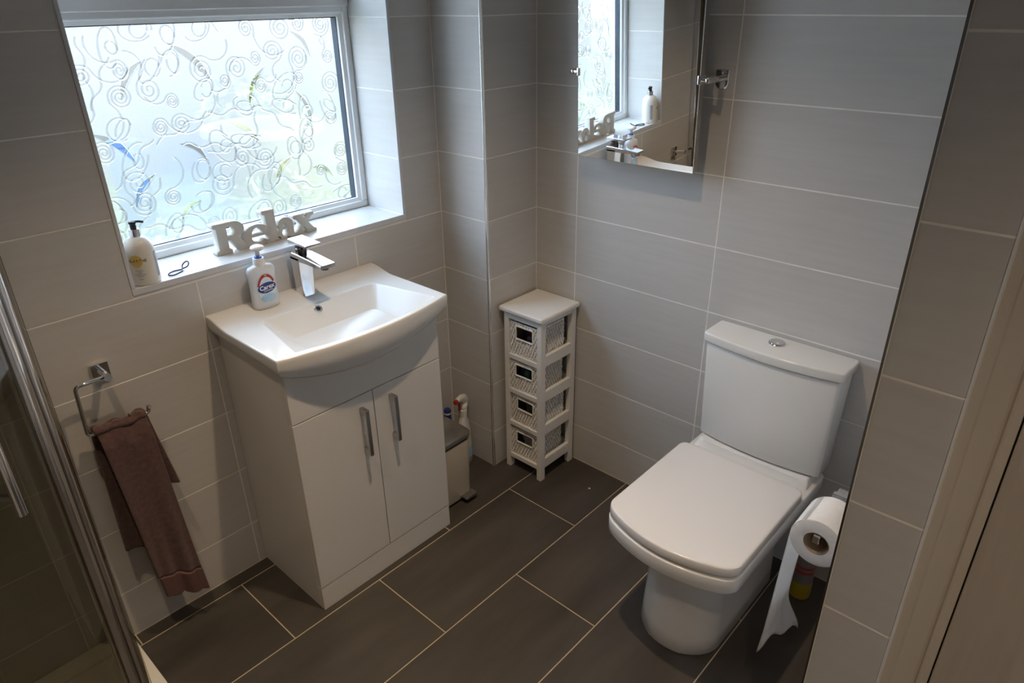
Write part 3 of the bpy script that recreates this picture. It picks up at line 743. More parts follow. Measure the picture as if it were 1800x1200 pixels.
me.from_pydata(vv, [], [(2*i, 2*i+2, 2*i+3, 2*i+1) for i in range(n)]); wrap(me, .0346, A0+1.45); objm('side_print', me, M_grey, lo)
# the small lines on the side are print that is too fine to read

# ------------------------------------------------------------------ word sign
def glyph(polys, name, par, x, w, h, depth=.028):
    cu = bpy.data.curves.new('g', 'CURVE'); cu.dimensions = '2D'; cu.fill_mode = 'BOTH'; cu.extrude = depth/2-.001; cu.bevel_depth = .001; cu.bevel_resolution = 1
    cu.offset = -.001
    for pl in polys:
        sp_ = cu.splines.new('POLY'); sp_.points.add(len(pl)-1)
        for q, (a_, b_) in zip(sp_.points, pl): q.co = (a_, b_, 0, 1)
        sp_.use_cyclic_u = True
    me = eval_curve(cu); me.transform(Matrix.Translation((x, 0, 0)) @ Matrix.Rotation(PI/2, 4, 'X'))
    return objm(name, me, M_letters, par)
def arc(cx, cz, rx, rz, a0, a1, n=14): return [(cx+rx*math.cos(math.radians(a0+(a1-a0)*i/n)), cz+rz*math.sin(math.radians(a0+(a1-a0)*i/n))) for i in range(n+1)]
rs = thing('word_sign', 'chunky off-white wooden letters spelling Relax on the window sill', 'ornament', (.262, .089, .9905))
x0 = -.160
H = .087
# R
Rg = [[(0, 0), (.047, 0), (.047, .009), (.039, .014), (.039, .036), (.046, .036), (.064, .004), (.072, -.001), (.092, -.001), (.098, .010), (.090, .012), (.074, .040)]
      + arc(.058, .0625, .033, .0245, -50, 90, 14) + [(0, H), (0, H-.010), (.009, H-.014), (.009, .014), (0, .009)],
      [(.039, .048), (.050, .048)]+arc(.050, .0605, .012, .0125, -90, 90, 10)+[(.039, .073)]]
glyph(Rg, 'letter', rs, x0, 0, 0)
# e
Eg = [arc(.043, .030, .043, .032, 0, 316, 32)+[(.067, .0145)]+arc(.045, .0265, .0195, .0165, -42, -180, 10)+[(.0865, .0265)],
      [(.0275, .0345)]+arc(.044, .0345, .0165, .0175, 180, 0, 12)]
glyph(Eg, 'letter', rs, x0+.083, 0, 0)
# l
Lg = [[(0, 0), (.050, 0), (.050, .009), (.040, .012), (.040, .094), (.0, .094), (.0, .084), (.010, .081), (.010, .012), (0, .009)]]
glyph(Lg, 'letter', rs, x0+.149, 0, 0)
# a
Ag = [[(.064, 0), (.064, .008), (.057, .010)]+arc(.032, .040, .026, .022, 0, 140, 12)+[(.006, .040)]+arc(.016, .040, .008, .008, 200, 340, 6)+[(.028, .046), (.034, .044), (.036, .034)]+arc(.022, .016, .022, .018, 80, 290, 14)+[(.038, .005), (.042, 0)],
      [(.036, .028)]+arc(.028, .018, .010, .011, 120, 300, 8)+[(.037, .013)]]
glyph(Ag, 'letter', rs, x0+.187, 0, 0)
# x
Xg = [[(0, 0), (.030, 0), (.030, .008), (.026, .009), (.033, .019), (.042, .008), (.038, .006), (.038, 0), (.074, 0), (.074, .008), (.066, .011), (.048, .033), (.062, .049), (.070, .052), (.070, .060), (.042, .060), (.042, .053), (.045, .051), (.038, .043),
       (.032, .051), (.035, .053), (.035, .060), (0, .060), (0, .052), (.006, .050), (.024, .029), (.009, .011), (0, .008)]]
glyph(Xg, 'letter', rs, x0+.247, 0, 0)

# ------------------------------------------------------------------ hair tie
pts = []
for i in range(56):
    t = 2*PI*i/56
    x = .036*math.cos(t); y = .014*math.sin(t)*(1-.95*math.exp(-((x-.012)/.010)**2))
    z = .0022+max(0, x-.010)**1.5*3.2+.0008*math.sin(3*t)
    pts.append((x, y, z))
b = bmesh.new(); tube(b, pts, .0019, 7, closed=True)
ht = obj('hair_tie', b, M_tie, None, True); ht.location = (-.022, .040, .9908); ht.rotation_euler = (0, 0, math.radians(26))
tag(ht, 'twisted dark purple elastic hair tie lying on the window sill', 'hair tie')

# ------------------------------------------------------------------ mirror
mi = thing('tilting_mirror', 'frameless tilting mirror on two chrome brackets, on the wall beside the toilet', 'mirror', (1.035, -.643, 1.425))
tilt = Matrix.Rotation(math.radians(-2.5), 4, 'Y')
MW, MH = .1975, .243
g = bmesh.new(); box(g, 0, .0035, -MW, MW, -MH, MH, .0012, 1, mtx=tilt); obj('mirror_glass', g, M_mirror, mi)
g = bmesh.new(); box(g, .0036, .026, -MW+.001, MW-.001, -MH+.001, MH-.001, .0008, 1, mtx=tilt); obj('mirror_backing', g, M_satin, mi)
for s_ in (-1, 1):
    k = bmesh.new(); Y = s_*MW
    box(k, -.004, .030, Y-.006 if s_ > 0 else Y-.003, Y+.003 if s_ > 0 else Y+.006, -.011, .011, .0015)
    lathe(k, [(.007, 0), (.007, .012), (.0055, .013), (.0055, .016)], 20, mtx=Matrix.Translation((.006, Y+s_*.002, 0)) @ Matrix.Rotation(-s_*PI/2, 4, 'X'))
    lathe(k, [(.0085, 0), (.0095, .002), (.0095, .008), (.0075, .011)], 20, mtx=Matrix.Translation((.006, Y+s_*.016, 0)) @ Matrix.Rotation(-s_*PI/2, 4, 'X'))
    o = obj('pivot_clamp', k, M_chrome, mi, 40)
    k = bmesh.new()
    tube(k, fillet([(.006, Y+s_*.020, 0), (.030, Y+s_*.022, 0), (.078, Y+s_*.024, 0)], .008), .0085, 14)
    obj('bracket_arm', k, M_chrome, mi, 40)
    k = bmesh.new(); pr_ = [(-.019, .022), (.019, .022), (.019, -.010)]+[(.019*math.cos(a), -.010-.019*math.sin(a)) for a in [PI*i/12 for i in range(1, 12)]]+[(-.019, -.010)]
    loft(k, [[(x, Y+s_*.024+q[0]*sc, q[1]*sc) for q in pr_] for x, sc in ((.0805, 1), (.074, 1), (.071, .9))]); obj('wall_plate', k, M_chrome, mi, 30)

# ------------------------------------------------------------------ storage tower with baskets
ST = thing('storage_tower', 'narrow white wooden tower of four open shelves in the corner', 'shelf unit', (1.006, -.330, 0))
def sbx(name, x0, x1, y0, y1, z0, z1, bev=.0012, m=M_wood):
    return obj(name, B(x0-1.006, x1-1.006, y0+.330, y1+.330, z0, z1, bev), m, ST)
TXa, TXb, TYa, TYb = .912, 1.102, -.415, -.244
for x in (TXa, TXb-.024):
    for y in (TYa, TYb-.020): sbx('leg', x, x+.024, y, y+.020, 0, .648)
b = B(.903-1.006, 1.1125-1.006, -.4235+.330, -.226+.330, .648, .666, .006, 4); obj('top', b, M_wood, ST)
LV = [.050, .195, .335, .475]      # undersides of the side rails
for z in LV:
    sbx('shelf_board', TXa+.004, TXb-.004, TYa+.004, TYb-.004, z+.004, z+.013)
    h = .040
    sbx('side_rail', TXa+.024, TXb-.024, TYa+.001, TYa+.015, z, z+h); sbx('side_rail', TXa+.024, TXb-.024, TYb-.015, TYb-.001, z, z+h)
    sbx('front_rail', TXa+.001, TXa+.016, TYa+.020, TYb-.020, z-.004, z+.0145); sbx('back_rail', TXb-.016, TXb-.001, TYa+.020, TYb-.020, z, z+h)
sbx('top_rail', TXa+.024, TXb-.024, TYa+.001, TYa+.015, .632, .648); sbx('top_rail', TXa+.024, TXb-.024, TYb-.015, TYb-.001, .632, .648)
sbx('top_rail', TXa+.001, TXa+.016, TYa+.020, TYb-.020, .626, .648); sbx('top_rail', TXb-.016, TXb-.001, TYa+.020, TYb-.020, .626, .648)

def weave_side(bm, p0, p1, nrm, h, rows, hole=None):
    """upright strands bulging in and out over level stakes"""
    p0, p1, nrm = Vector(p0), Vector(p1), Vector(nrm); L = (p1-p0).length; d = (p1-p0)/L
    ns = round(L/.0062); seg = rows*4
    for k in range(ns):
        u = (k+.5)*L/ns; run = []
        for i in range(seg+1):
            z = h*.98*i/seg; off = .0022*math.cos(PI*i/4+(PI if k % 2 else 0))
            p = p0+d*(u+.0006*math.sin(i*1.3+k*2.1))+nrm*off+Vector((0, 0, z))
            if hole and hole[0] < u < hole[1] and hole[2] < z < hole[3]:
                if len(run) > 1: tube(bm, run, L/ns*.43, 5)
                run = []
            else: run.append(p)
        if len(run) > 1: tube(bm, run, L/ns*.43, 5)
    for r_ in range(rows+1):
        z = h*.98*r_/rows
        parts = [(0, L)] if not (hole and hole[2] < z < hole[3]) else [(0, hole[0]), (hole[1], L)]
        for a_, b_ in parts: tube(bm, [p0+d*a_+Vector((0, 0, z)), p0+d*b_+Vector((0, 0, z))], .0016, 4)
def make_basket():
    hw, L, h = .0625, .138, .104      # half width (y), depth (x), height
    t = thing('wicker_basket', '', 'basket')
    bm = bmesh.new(); rows = 8
    hole = (.026, .104, h*.52, h*.93)
    weave_side(bm, (0, hw, 0), (0, -hw, 0), (-1, 0, 0), h, rows, hole)
    weave_side(bm, (0, -hw, 0), (L, -hw, 0), (0, -1, 0), h, rows); weave_side(bm, (L, -hw, 0), (L, hw, 0), (1, 0, 0), h, rows); weave_side(bm, (0, hw, 0), (L, hw, 0), (0, 1, 0), h, rows)
    o = obj('weave', bm, M_wicker, t, True); o['kind'] = 'stuff'
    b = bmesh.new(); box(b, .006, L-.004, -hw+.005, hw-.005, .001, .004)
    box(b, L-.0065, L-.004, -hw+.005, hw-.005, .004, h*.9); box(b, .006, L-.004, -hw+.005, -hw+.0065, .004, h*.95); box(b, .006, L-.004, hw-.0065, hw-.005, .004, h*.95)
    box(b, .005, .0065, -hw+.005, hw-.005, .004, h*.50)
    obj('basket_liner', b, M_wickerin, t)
    b = bmesh.new(); y0, y1, z0, z1 = hw-.026, hw-.104, h*.52, h*.93
    tube(b, fillet([(-.003, (y0+y1)/2, z1), (-.003, y0, z1), (-.003, y0, z0), (-.003, y1, z0), (-.003, y1, z1), (-.003, (y0+y1)/2-.001, z1)], .005, 4), .0032, 7)
    obj('handle_frame', b, M_wicker, t, True)
    b = bmesh.new(); q = [(0, -hw, h), (L, -hw, h), (L, hw, h), (0, hw, h)]
    tube(b, fillet([((q[0][0]+q[3][0])/2, 0, h), q[0], q[1], q[2], q[3], (0, .001, h)], .006, 4), .0034, 7)
    obj('rim', b, M_wicker, t, True)
    return t
def dup(root, loc, label):
    r = root.copy(); COL.objects.link(r); r.location = loc; r['label'] = label
    for ch in list(root.children):
        c_ = ch.copy(); COL.objects.link(c_); c_.parent = r
    return r
bk = make_basket(); ylab = ['white wicker basket on the topmost shelf of the corner tower', 'white wicker basket holding a teal bag, on the second shelf from the top',
        'white wicker basket on the third shelf from the top of the tower', 'white wicker basket on the lowest shelf of the corner tower']
bz = [LV[3]+.0145, LV[2]+.0145, LV[1]+.0145, LV[0]+.0145]; yb = -.3300
bk['label'] = ylab[0]; bk['group'] = 'wicker baskets in the storage tower'; bk.location = (.922, yb, bz[0]+.001)
bk.scale = (1, 1, 1.17)
bl_ = [bk]
for k in (1, 2, 3):
    n_ = dup(bk, (.921+.001*k, yb+(.003, -.001, .003)[k-1], bz[k]+.001), ylab[k]); n_.scale = (1, 1, 1.06); n_.rotation_euler = (0, 0, (.03, -.02, .035)[k-1]); bl_.append(n_)
def lump(name, m, loc, size, seed, label, cat):
    b = bmesh.new(); bmesh.ops.create_icosphere(b, subdivisions=4, radius=1); rr = random.Random(seed)
    ph = [rr.uniform(0, 6.28) for _ in range(9)]
    for v in b.verts:
        c_ = v.co.copy()
        k = 1+.13*math.sin(5*c_.x+ph[0]+2*c_.z)+.10*math.sin(7*c_.y+ph[1]-3*c_.x)+.07*math.sin(11*c_.z+ph[2]+4*c_.y)
        v.co = Vector((math.copysign(abs(c_.x)**.7, c_.x)*size[0], math.copysign(abs(c_.y)**.7, c_.y)*size[1], math.copysign(abs(c_.z)**.7, c_.z)*size[2]))*k
        v.co.z = max(v.co.z, -size[2]*.85)
    o_ = obj(name, b, m, None, True); o_.location = loc; return tag(o_, label, cat)
lump('folded_cloth', M_purple, (.985, yb, bz[0]+.047), (.034, .040, .038), 1, 'dark plum cloth seen through the handle hole of the topmost basket', 'cloth')
lump('plastic_bag', M_teal, (.972, yb+.006, bz[1]+.058), (.034, .040, .048), 2, 'crumpled dark teal bag bulging out of the second basket down', 'bag')
lump('toiletry_pouch', M_wickerin, (.985, yb, bz[2]+.042), (.034, .040, .032), 3, 'dark pouch inside the third basket down', 'pouch')
lump('rolled_cloth', M_pale, (.978, yb, bz[3]+.042), (.034, .040, .034), 4, 'pale cloth inside the lowest basket', 'cloth')

# ------------------------------------------------------------------ pedal bin
bi = thing('pedal_bin', 'small cream pedal bin with brushed metal lid beside the vanity', 'bin', (.625, -.205, 0))
def rr2(hx, hy, r, z): return rrect(-hx, hx, -hy, hy, r, z, 5)
b = bmesh.new(); loft(b, [rr2(.068, .068, .022, .012), rr2(.070, .070, .022, .016), rr2(.0725, .0725, .022, .245)]); obj('bin_body', b, M_cream, bi, 40)
b = bmesh.new(); loft(b, [rr2(.066, .066, .02, .0), rr2(.066, .066, .02, .0125)]); obj('bin_base', b, M_black, bi, 40)
b = bmesh.new(); loft(b, [rr2(.070, .070, .021, .246), rr2(.070, .070, .021, .256)]); obj('bin_collar', b, M_black, bi, 40)
b = bmesh.new(); loft(b, [rr2(.076, .076, .024, .2565), rr2(.0765, .0765, .024, .272), rr2(.074, .074, .023, .2765), rr2(.060, .060, .02, .279), rr2(.03, .03, .012, .2802)]); obj('bin_lid', b, M_steel, bi, 40)
b = bmesh.new(); box(b, .012, .068, -.098, -.066, .020, .026, .002); box(b, .016, .064, -.100, -.094, .018, .030, .002); obj('pedal', b, M_satin, bi)
b = bmesh.new(); box(b, .018, .060, -.094, -.060, .0005, .006, .002); obj('pedal_foot', b, M_black, bi)

# ------------------------------------------------------------------ spray bottle + blue bottle behind the bin
sp = thing('spray_bottle', 'white trigger spray bottle with red nozzle, in the corner behind the bin', 'spray bottle', (.816, -.112, 0), math.radians(200))
b = bmesh.new(); SB = [(.036, .020, 0), (.040, .024, .004), (.040, .024, .05), (.038, .023, .10), (.033, .021, .14), (.026, .018, .175), (.0165, .0145, .205), (.0135, .0135, .215), (.0135, .0135, .222)]
loft(b, [sring(hw, hd, z, 32, 2.3) for hw, hd, z in SB]); obj('bottle', b, M_sprayb, sp, True)
b = bmesh.new(); loft(b, [sring(hw, .019, z, 28, 2.4) for hw, z in ((.0385, .028), (.0398, .03), (.0398, .075), (.0385, .078))], False, False)
bmesh.ops.scale(b, vec=(1.012, 1.3, 1), verts=b.verts); obj('blue_label', b, M_sky, sp, True)
b = bmesh.new(); loft(b, [sring(.0165, .0165, z, 24, 2) for z in (.214, .238)]); obj('collar', b, M_sprayb, sp, 40)
b = bmesh.new()
hp = [(-.022, .242, .010, .010), (-.026, .262, .016, .012), (-.010, .280, .018, .013), (.010, .292, .015, .012), (.030, .297, .011, .010), (.045, .297, .009, .009)]
rings = []
for i, (x, z, rh, rw) in enumerate(hp):
    x2, z2 = (hp[min(i+1, len(hp)-1)][0]-hp[max(i-1, 0)][0]), (hp[min(i+1, len(hp)-1)][1]-hp[max(i-1, 0)][1]); d_ = Vector((x2, 0, z2)).normalized(); up_ = Vector((-d_.z, 0, d_.x))
    rings.append([Vector((x, 0, z))+up_*rh*math.cos(2*PI*k/20)+Vector((0, rw*math.sin(2*PI*k/20), 0)) for k in range(20)])
loft(b, rings); lathe(b, [(.014, .232), (.016, .262)], 20, c=(-.008, 0, 0)); obj('spray_head', b, M_sprayb, sp, True)
b = bmesh.new(); lathe(b, [(.0085, 0), (.009, .010), (.006, .012)], 16, mtx=Matrix.Translation((.045, 0, .297)) @ Matrix.Rotation(PI/2, 4, 'Y')); obj('nozzle', b, M_red, sp, 40)
b = bmesh.new(); tube(b, [(.022, 0, .288), (.026, 0, .274), (.024, 0, .258), (.028, 0, .248)], .005, 8); obj('trigger', b, M_red, sp, True)
bb_ = thing('toilet_cleaner_bottle', 'dark blue bottle standing behind the bin lid', 'bottle', (.792, -.052, 0))
b = bmesh.new(); lathe(b, [(.028, 0), (.030, .003), (.030, .13), (.026, .155), (.014, .180), (.012, .19)], 28); obj('bottle', b, M_blue, bb_, 40)
b = bmesh.new(); lathe(b, [(.0135, .189), (.0135, .222), (.011, .2265)], 24); obj('cap', b, M_blue, bb_, 40)
b = bmesh.new(); lathe(b, [(.0139, .206), (.0139, .213)], 24, cap=False); obj('cap_band', b, M_white, bb_, 40)

# ------------------------------------------------------------------ toilet
to = thing('toilet', 'white close-coupled toilet with squared lid', 'toilet', (.80, -1.143, 0))
YC = -1.143
def dring(xb, xf, hw, a, e, z, n=40, yc=YC, hb=None, rb=.02):
    """plan outline: straight back, straight sides, superellipse front facing -X"""
    out = []
    for i in range(n+1):
        t = -PI/2+PI*i/n; c_, s_ = math.cos(t), math.sin(t)
        out.append((xf+a-a*abs(c_)**(2/e), yc-hw*math.copysign(abs(s_)**(2/e), s_), z))
    hb = hb or hw
    # back corners, rounded
    for k in range(5):
        an = PI/2*k/4; out.append((xb-rb+rb*math.sin(an), yc-(hb-rb+rb*math.cos(an)), z))
    for k in range(5):
        an = PI/2*k/4; out.append((xb-rb+rb*math.cos(an), yc+(hb-rb+rb*math.sin(an)), z))
    return out
def bring(xb, xf, hw, bw, rc, z, yc=YC, n=20, rb=.02):
    arcp = lambda y: (xf+bw*(y/hw)**2, y)
    yk = hw-rc*.92; a = arcp(-yk); c = (xf+bw*(1-.0), -hw); sidep = (xf+bw+rc*.75, -hw)
    ctrl = (xf+bw*.985, -hw*.995)
    cor = [((1-t)**2*sidep[0]+2*t*(1-t)*ctrl[0]+t*t*a[0], (1-t)**2*sidep[1]+2*t*(1-t)*ctrl[1]+t*t*a[1]) for t in [k/8 for k in range(9)]]
    half = cor+[arcp(-yk+2*yk*k/n) for k in range(1, n)]+[(x, -y) for x, y in cor[::-1]]
    out = [(x, yc-y, z) for x, y in half]
    for k in range(5):
        an = PI/2*k/4; out.append((xb-rb+rb*math.sin(an), yc-(hw-rb+rb*math.cos(an)), z))
    for k in range(5):
        an = PI/2*k/4; out.append((xb-rb+rb*math.cos(an), yc+(hw-rb+rb*math.sin(an)), z))
    return out
b = bmesh.new()
P = [(1.02, .578, .115, .045, .075, .0), (1.02, .575, .118, .045, .075, .004), (1.02, .578, .116, .045, .072, .06), (1.02, .584, .112, .045, .070, .16), (1.02, .584, .112, .045, .070, .235),
     (1.03, .576, .118, .045, .070, .275), (1.06, .552, .136, .046, .062, .302), (1.08, .518, .160, .048, .050, .324), (1.09, .499, .177, .050, .042, .335), (1.095, .4935, .182, .050, .040, .341), (1.095, .4895, .185, .050, .038, .3445), (1.095, .4885, .186, .050, .038, .347), (1.095, .4885, .186, .050, .038, .3835),
     (1.095, .4893, .1852, .050, .038, .3862), (1.095, .4915, .183, .050, .038, .3875)]
loft(b, [bring(*q) for q in P])
obj('pan', local(b, to), M_ceramic, to, 50)
b = bmesh.new(); P = [(.945, .500, .174, .05, .036, .3880), (.945, .500, .174, .05, .036, .3955)]
loft(b, [bring(*q) for q in P]); obj('seat', local(b, to), M_seat, to, 50)
b = bmesh.new(); P = [(.928, .495, .1805, .051, .034, .3950), (.930, .4912, .1842, .051, .034, .3965), (.930, .4905, .1850, .051, .034, .3990), (.930, .4915, .1842, .051, .034, .4180), (.929, .4927, .1830, .051, .033, .4208), (.926, .4955, .180, .051, .032, .4220), (.920, .501, .175, .050, .030, .4225), (.88, .55, .135, .04, .03, .4230), (.80, .64, .06, .02, .02, .4233)]
loft(b, [bring(*q) for q in P]); obj('lid', local(b, to), M_seat, to, 45)
b = bmesh.new(); box(b, .934, .966, -1.300, -.986, .3880, .4005, .005, 3); obj('hinge_bar', local(b, to), M_seat, to, 40)
# raised deck under the cistern
b = bmesh.new(); P = [(1.095, .970, .174, .03, 6, .386), (1.095, .985, .170, .03, 6, .402), (1.095, .988, .167, .03, 6, .409), (1.095, .995, .160, .03, 6, .411)]
loft(b, [dring(*q) for q in P]); obj('cistern_deck', local(b, to), M_ceramic, to, 50)
def bow(xb, xf, bw, y0, y1, n=16):
    out = [(xb, y0), (xf+bw, y0)]
    for i in range(1, n): t = i/n; out.append((xf+bw*(2*t-1)**2, y0+(y1-y0)*t))
    return out+[(xf+bw, y1), (xb, y1)]
b = prism(bow(1.104, .984, .022, -1.338, -.958), -0.0+.4175, .7245, bev=.003, seg=2, vert_bev=.010)
for v in b.verts:      # slight taper towards the base
    t = (.7255-v.co.z)/.313; v.co.y = -1.148+(v.co.y+1.148)*(1-.045*t); v.co.x = 1.104+(v.co.x-1.104)*(1-.10*t)
bmesh.ops.recalc_face_normals(b, faces=b.faces)
obj('cistern', local(b, to), M_ceramic, to, 40)
b = prism(bow(1.108, .976, .024, -1.346, -.949), 0+.7280, .7565, bev=.0055, seg=4, vert_bev=.010); obj('cistern_lid', local(b, to), M_ceramic, to, 45)
b = bmesh.new(); bc = (1.060, -1.140, 0); lathe(b, [(.0235, .756), (.0235, .7585), (.0215, .7605), (.020, .7600)], 32, c=bc); lathe(b, [(.0195, .7590), (.0195, .7625), (.016, .7645), (.004, .7655)], 32, c=bc); obj('flush_button', local(b, to), M_chrome, to, 40)
b = bmesh.new(); lathe(b, [(.007, 0), (.0065, .003), (.003, .005)], 16, mtx=Matrix.Translation((.835, YC-.1145, .040)) @ Matrix.Rotation(PI/2, 4, 'X')); obj('fixing_cap', local(b, to), M_satin, to, True)

b = bmesh.new(); lathe(b, [(.0001, .0003), (.0042, .0004), (.0035, .0016), (.0001, .0022)], 14, cap=False); fk = obj('floor_speck', b, M_paper, None, True); fk.location = (1.0, -.575, 0)
tag(fk, 'tiny white speck lying on the dark floor tile in front of the storage tower', 'speck')
# ------------------------------------------------------------------ paper holder, roll, cleaner
RX0, RX1, RY, RZ = .544, .646, -1.4765, .593
ph_ = thing('toilet_roll_holder', 'chrome toilet roll holder on the side of the stub wall', 'holder', (.66, YN, .62))
b = bmesh.new(); box(b, .655, .705, YN+.0005, YN+.008, .595, .645, .002); obj('wall_plate', local(b, ph_), M_chrome, ph_)
b = bmesh.new(); box(b, .668, .694, YN+.006, RY+.014, .630, .644, .002); obj('bracket_arm', local(b, ph_), M_chrome, ph_)
b = bmesh.new(); box(b, .659, .673, RY-.055, RY+.018, .600, .646, .002); obj('cover_plate', local(b, ph_), M_chrome, ph_)
b = bmesh.new(); box(b, .538, .668, RY-.007, RY+.007, RZ+.006, RZ+.018, .0015); box(b, .536, .543, RY-.007, RY+.007, RZ+.006, RZ+.024, .0015); obj('roll_bar', local(b, ph_), M_chrome, ph_)
b = bmesh.new(); loft(b, [[(.660, RY-.050+a_, .645) for a_ in (0, .020)]+[(.664, RY-.030, .645), (.664, RY-.050, .645)], [(.680, RY-.047, .690), (.680, RY-.040, .690), (.683, RY-.040, .690), (.683, RY-.047, .690)]]); obj('cover_flap', local(b, ph_), M_chrome, ph_)
ro = thing('toilet_roll', 'white toilet roll with a torn strip hanging down', 'toilet roll', ((RX0+RX1)/2, RY, RZ))
rot = Matrix.Translation((RX0, RY, RZ)) @ Matrix.Rotation(PI/2, 4, 'Y')
RR = .0555
b = bmesh.new(); w_ = RX1-RX0
prf = [(.0265, 0), (.034, -.0004), (.052, 0), (RR, .0015), (RR, w_-.0015), (.052, w_), (.0265, w_), (.0265, 0)]
loft(b, [[rot @ Vector((r*math.cos(2*PI*i/48)*(1+.012*math.sin(2*PI*i/48*2+1)), r*math.sin(2*PI*i/48)*(1+.012*math.cos(2*PI*i/48*3)), z)) for i in range(48)] for r, z in prf], False, False)
obj('paper_roll', local(b, ro), M_paper, ro, 40)
b = bmesh.new(); loft(b, [[rot @ Vector((r*math.cos(2*PI*i/40), r*math.sin(2*PI*i/40), z)) for i in range(40)] for r, z in ((.0264, -.0002), (.0264, w_+.0002), (.0250, w_+.0002), (.0250, -.0002), (.0264, -.0002))], False, False)
obj('card_core', local(b, ro), M_card, ro, True)
b = bmesh.new(); NU, NV = 12, 40; g_ = []
for j in range(NV+1):
    v_ = j/NV; row = []
    for i in range(NU+1):
        u_ = i/NU
        ln = .372-.030*sst(0, .35, u_)+.010*math.sin(u_*13)*(.3+u_)+.004*sst(.75, 1, u_)     # torn lower edge
        if v_ < .12:
            a_ = math.radians(60-60*v_/.12); y = RY+RR*math.cos(a_)*1.005; z = RZ+RR*math.sin(a_)*1.005; q = 0
        else:
            q = (v_-.12)/.88; z = RZ-q*ln
            yl = .016*q; yr = -.004*q-.026*sst(.70, 1, q)
            y = RY+RR*1.005+yl*(1-u_)+yr*u_+.004*math.sin(q*8+u_*3)*q*u_
        x = RX0+.001+(RX1-RX0-.002)*u_-.012*sst(.2, .8, q)*u_+.016*sst(.7, 1, q)*u_-.010*sst(.8, 1, q)*(1-u_)
        row.append(b.verts.new((x, y, z)))
    g_.append(row)
for j in range(NV):
    for i in range(NU): b.faces.new((g_[j][i], g_[j][i+1], g_[j+1][i+1], g_[j+1][i]))
bmesh.ops.solidify(b, geom=list(b.faces), thickness=.0006)
obj('hanging_sheet', local(b, ro), M_paper, ro, True)
yc_ = thing('cleaner_bottle', 'small bottle with yellow lower half on the floor behind the toilet roll', 'bottle', (1.015, -1.348, 0))
b = bmesh.new(); lathe(b, [(.026, 0), (.029, .003), (.030, .02), (.030, .062)], 28); obj('yellow_base', b, M_yellow, yc_, 40)
b = bmesh.new(); lathe(b, [(.0298, .062), (.0298, .135), (.024, .155), (.012, .168), (.012, .176)], 28); obj('bottle', b, M_slate, yc_, 40)
b = bmesh.new(); lathe(b, [(.0302, .100), (.0302, .108)], 28, cap=False); lathe(b, [(.0302, .118), (.0302, .126)], 28, cap=False); obj('red_stripe', b, M_red, yc_, 40)
b = bmesh.new(); lathe(b, [(.0135, .176), (.0135, .200), (.010, .205)], 24); obj('cap', b, M_red, yc_, 40)

# ------------------------------------------------------------------ towel ring and towel
tr_ = thing('towel_ring', 'square chrome towel ring on the wall next to the vanity', 'towel ring', (-.277, 0, .815))
b = bmesh.new(); box(b, -.299, -.258, -.010, -.0004, .793, .838, .0018); obj('wall_plate', local(b, tr_), M_chrome, tr_)
b = bmesh.new(); tube(b, [(-.279, -.008, .816), (-.281, -.066, .8205)], .0085, 16); obj('bracket_arm', local(b, tr_), M_chrome, tr_, 40)
b = bmesh.new(); yb_ = -.058
tube(b, fillet([(-.281, yb_, .8215), (-.353, yb_, .8215), (-.358, yb_, .688), (-.212, yb_, .688), (-.2115, yb_, .708)], .012, 6), .0052, 12); obj('ring_bar', local(b, tr_), M_chrome, tr_, True)

tw = thing('hand_towel', 'brown terry hand towel draped over the towel ring', 'towel', (-.28, -.058, .695))
def towel_sheet(name, xa0, xb0, xa1, xb1, za, zb, yfun, m, thick=.009, NU=40, NV=90, v0=0.0, v1=1.0, top_curve=True):
    b = bmesh.new(); g_ = []
    for j in range(NV+1):
        v_ = v0+(v1-v0)*j/NV; row = []
        for i in range(NU+1):
            u_ = i/NU
            x = (xa0+(xb0-xa0)*u_)*(1-v_)+(xa1+(xb1-xa1)*u_)*v_
            z = (.700+.004*math.sin(u_*7)+.005*math.sin(u_*15+1))*(1-v_)+(za+(zb-za)*u_)*v_
            row.append(b.verts.new((x, yfun(u_, v_), z)))
        g_.append(row)
    for j in range(NV):
        for i in range(NU): b.faces.new((g_[j][i], g_[j][i+1], g_[j+1][i+1], g_[j+1][i]))
    bmesh.ops.recalc_face_normals(b, faces=b.faces)
    bmesh.ops.solidify(b, geom=list(b.faces), thickness=thick)
    return b
def yfront_t(u, v): return -.066-.014*sst(0, .12, v)-.006*math.sin(u*9+1)*v-.005*math.sin(u*17+v*3)*v*v-.010*v
fr_ = lambda v0, v1, NV, th: towel_sheet('f', -.343, -.226, -.3085, -.197, .150, .100, yfront_t, None, th, 40, NV, v0, v1)
obj('front_fold', local(fr_(0, .875, 80, .010), tw), M_towel, tw, True)
obj('hem_band', local(fr_(.8755, 1.0, 24, .007), tw), M_hem, tw, True)
yb1 = lambda u, v: -.052+.010*sst(0, .15, v)+.012*math.sin(u*6+.5)*v-.012*v*(1-u)
b = towel_sheet('b', -.347, -.224, -.352, -.255, .315, .285, yb1, None, .008)
obj('back_fold', local(b, tw), M_towel, tw, True)
yb2 = lambda u, v: -.062+.010*math.sin(u*4)*v-.008*v
b = towel_sheet('c', -.262, -.222, -.240, -.193, .47, .465, yb2, None, .007, 20, 60)
obj('side_fold', local(b, tw), M_towel, tw, True)
# top of the towel where it turns over the bar
b = bmesh.new(); rings = []
for i in range(25):
    u_ = i/24; x = -.344+(.119)*u_; r_ = .0105+.0012*math.sin(u_*13)
    rings.append([(x+.002*math.sin(u_*9+k), -.0595+r_*1.15*math.cos(2*PI*k/14), .6915+r_*math.sin(2*PI*k/14)+.003*math.sin(u_*6+.5)) for k in range(14)])
loft(b, rings); obj('top_fold', local(b, tw), M_towel, tw, True)

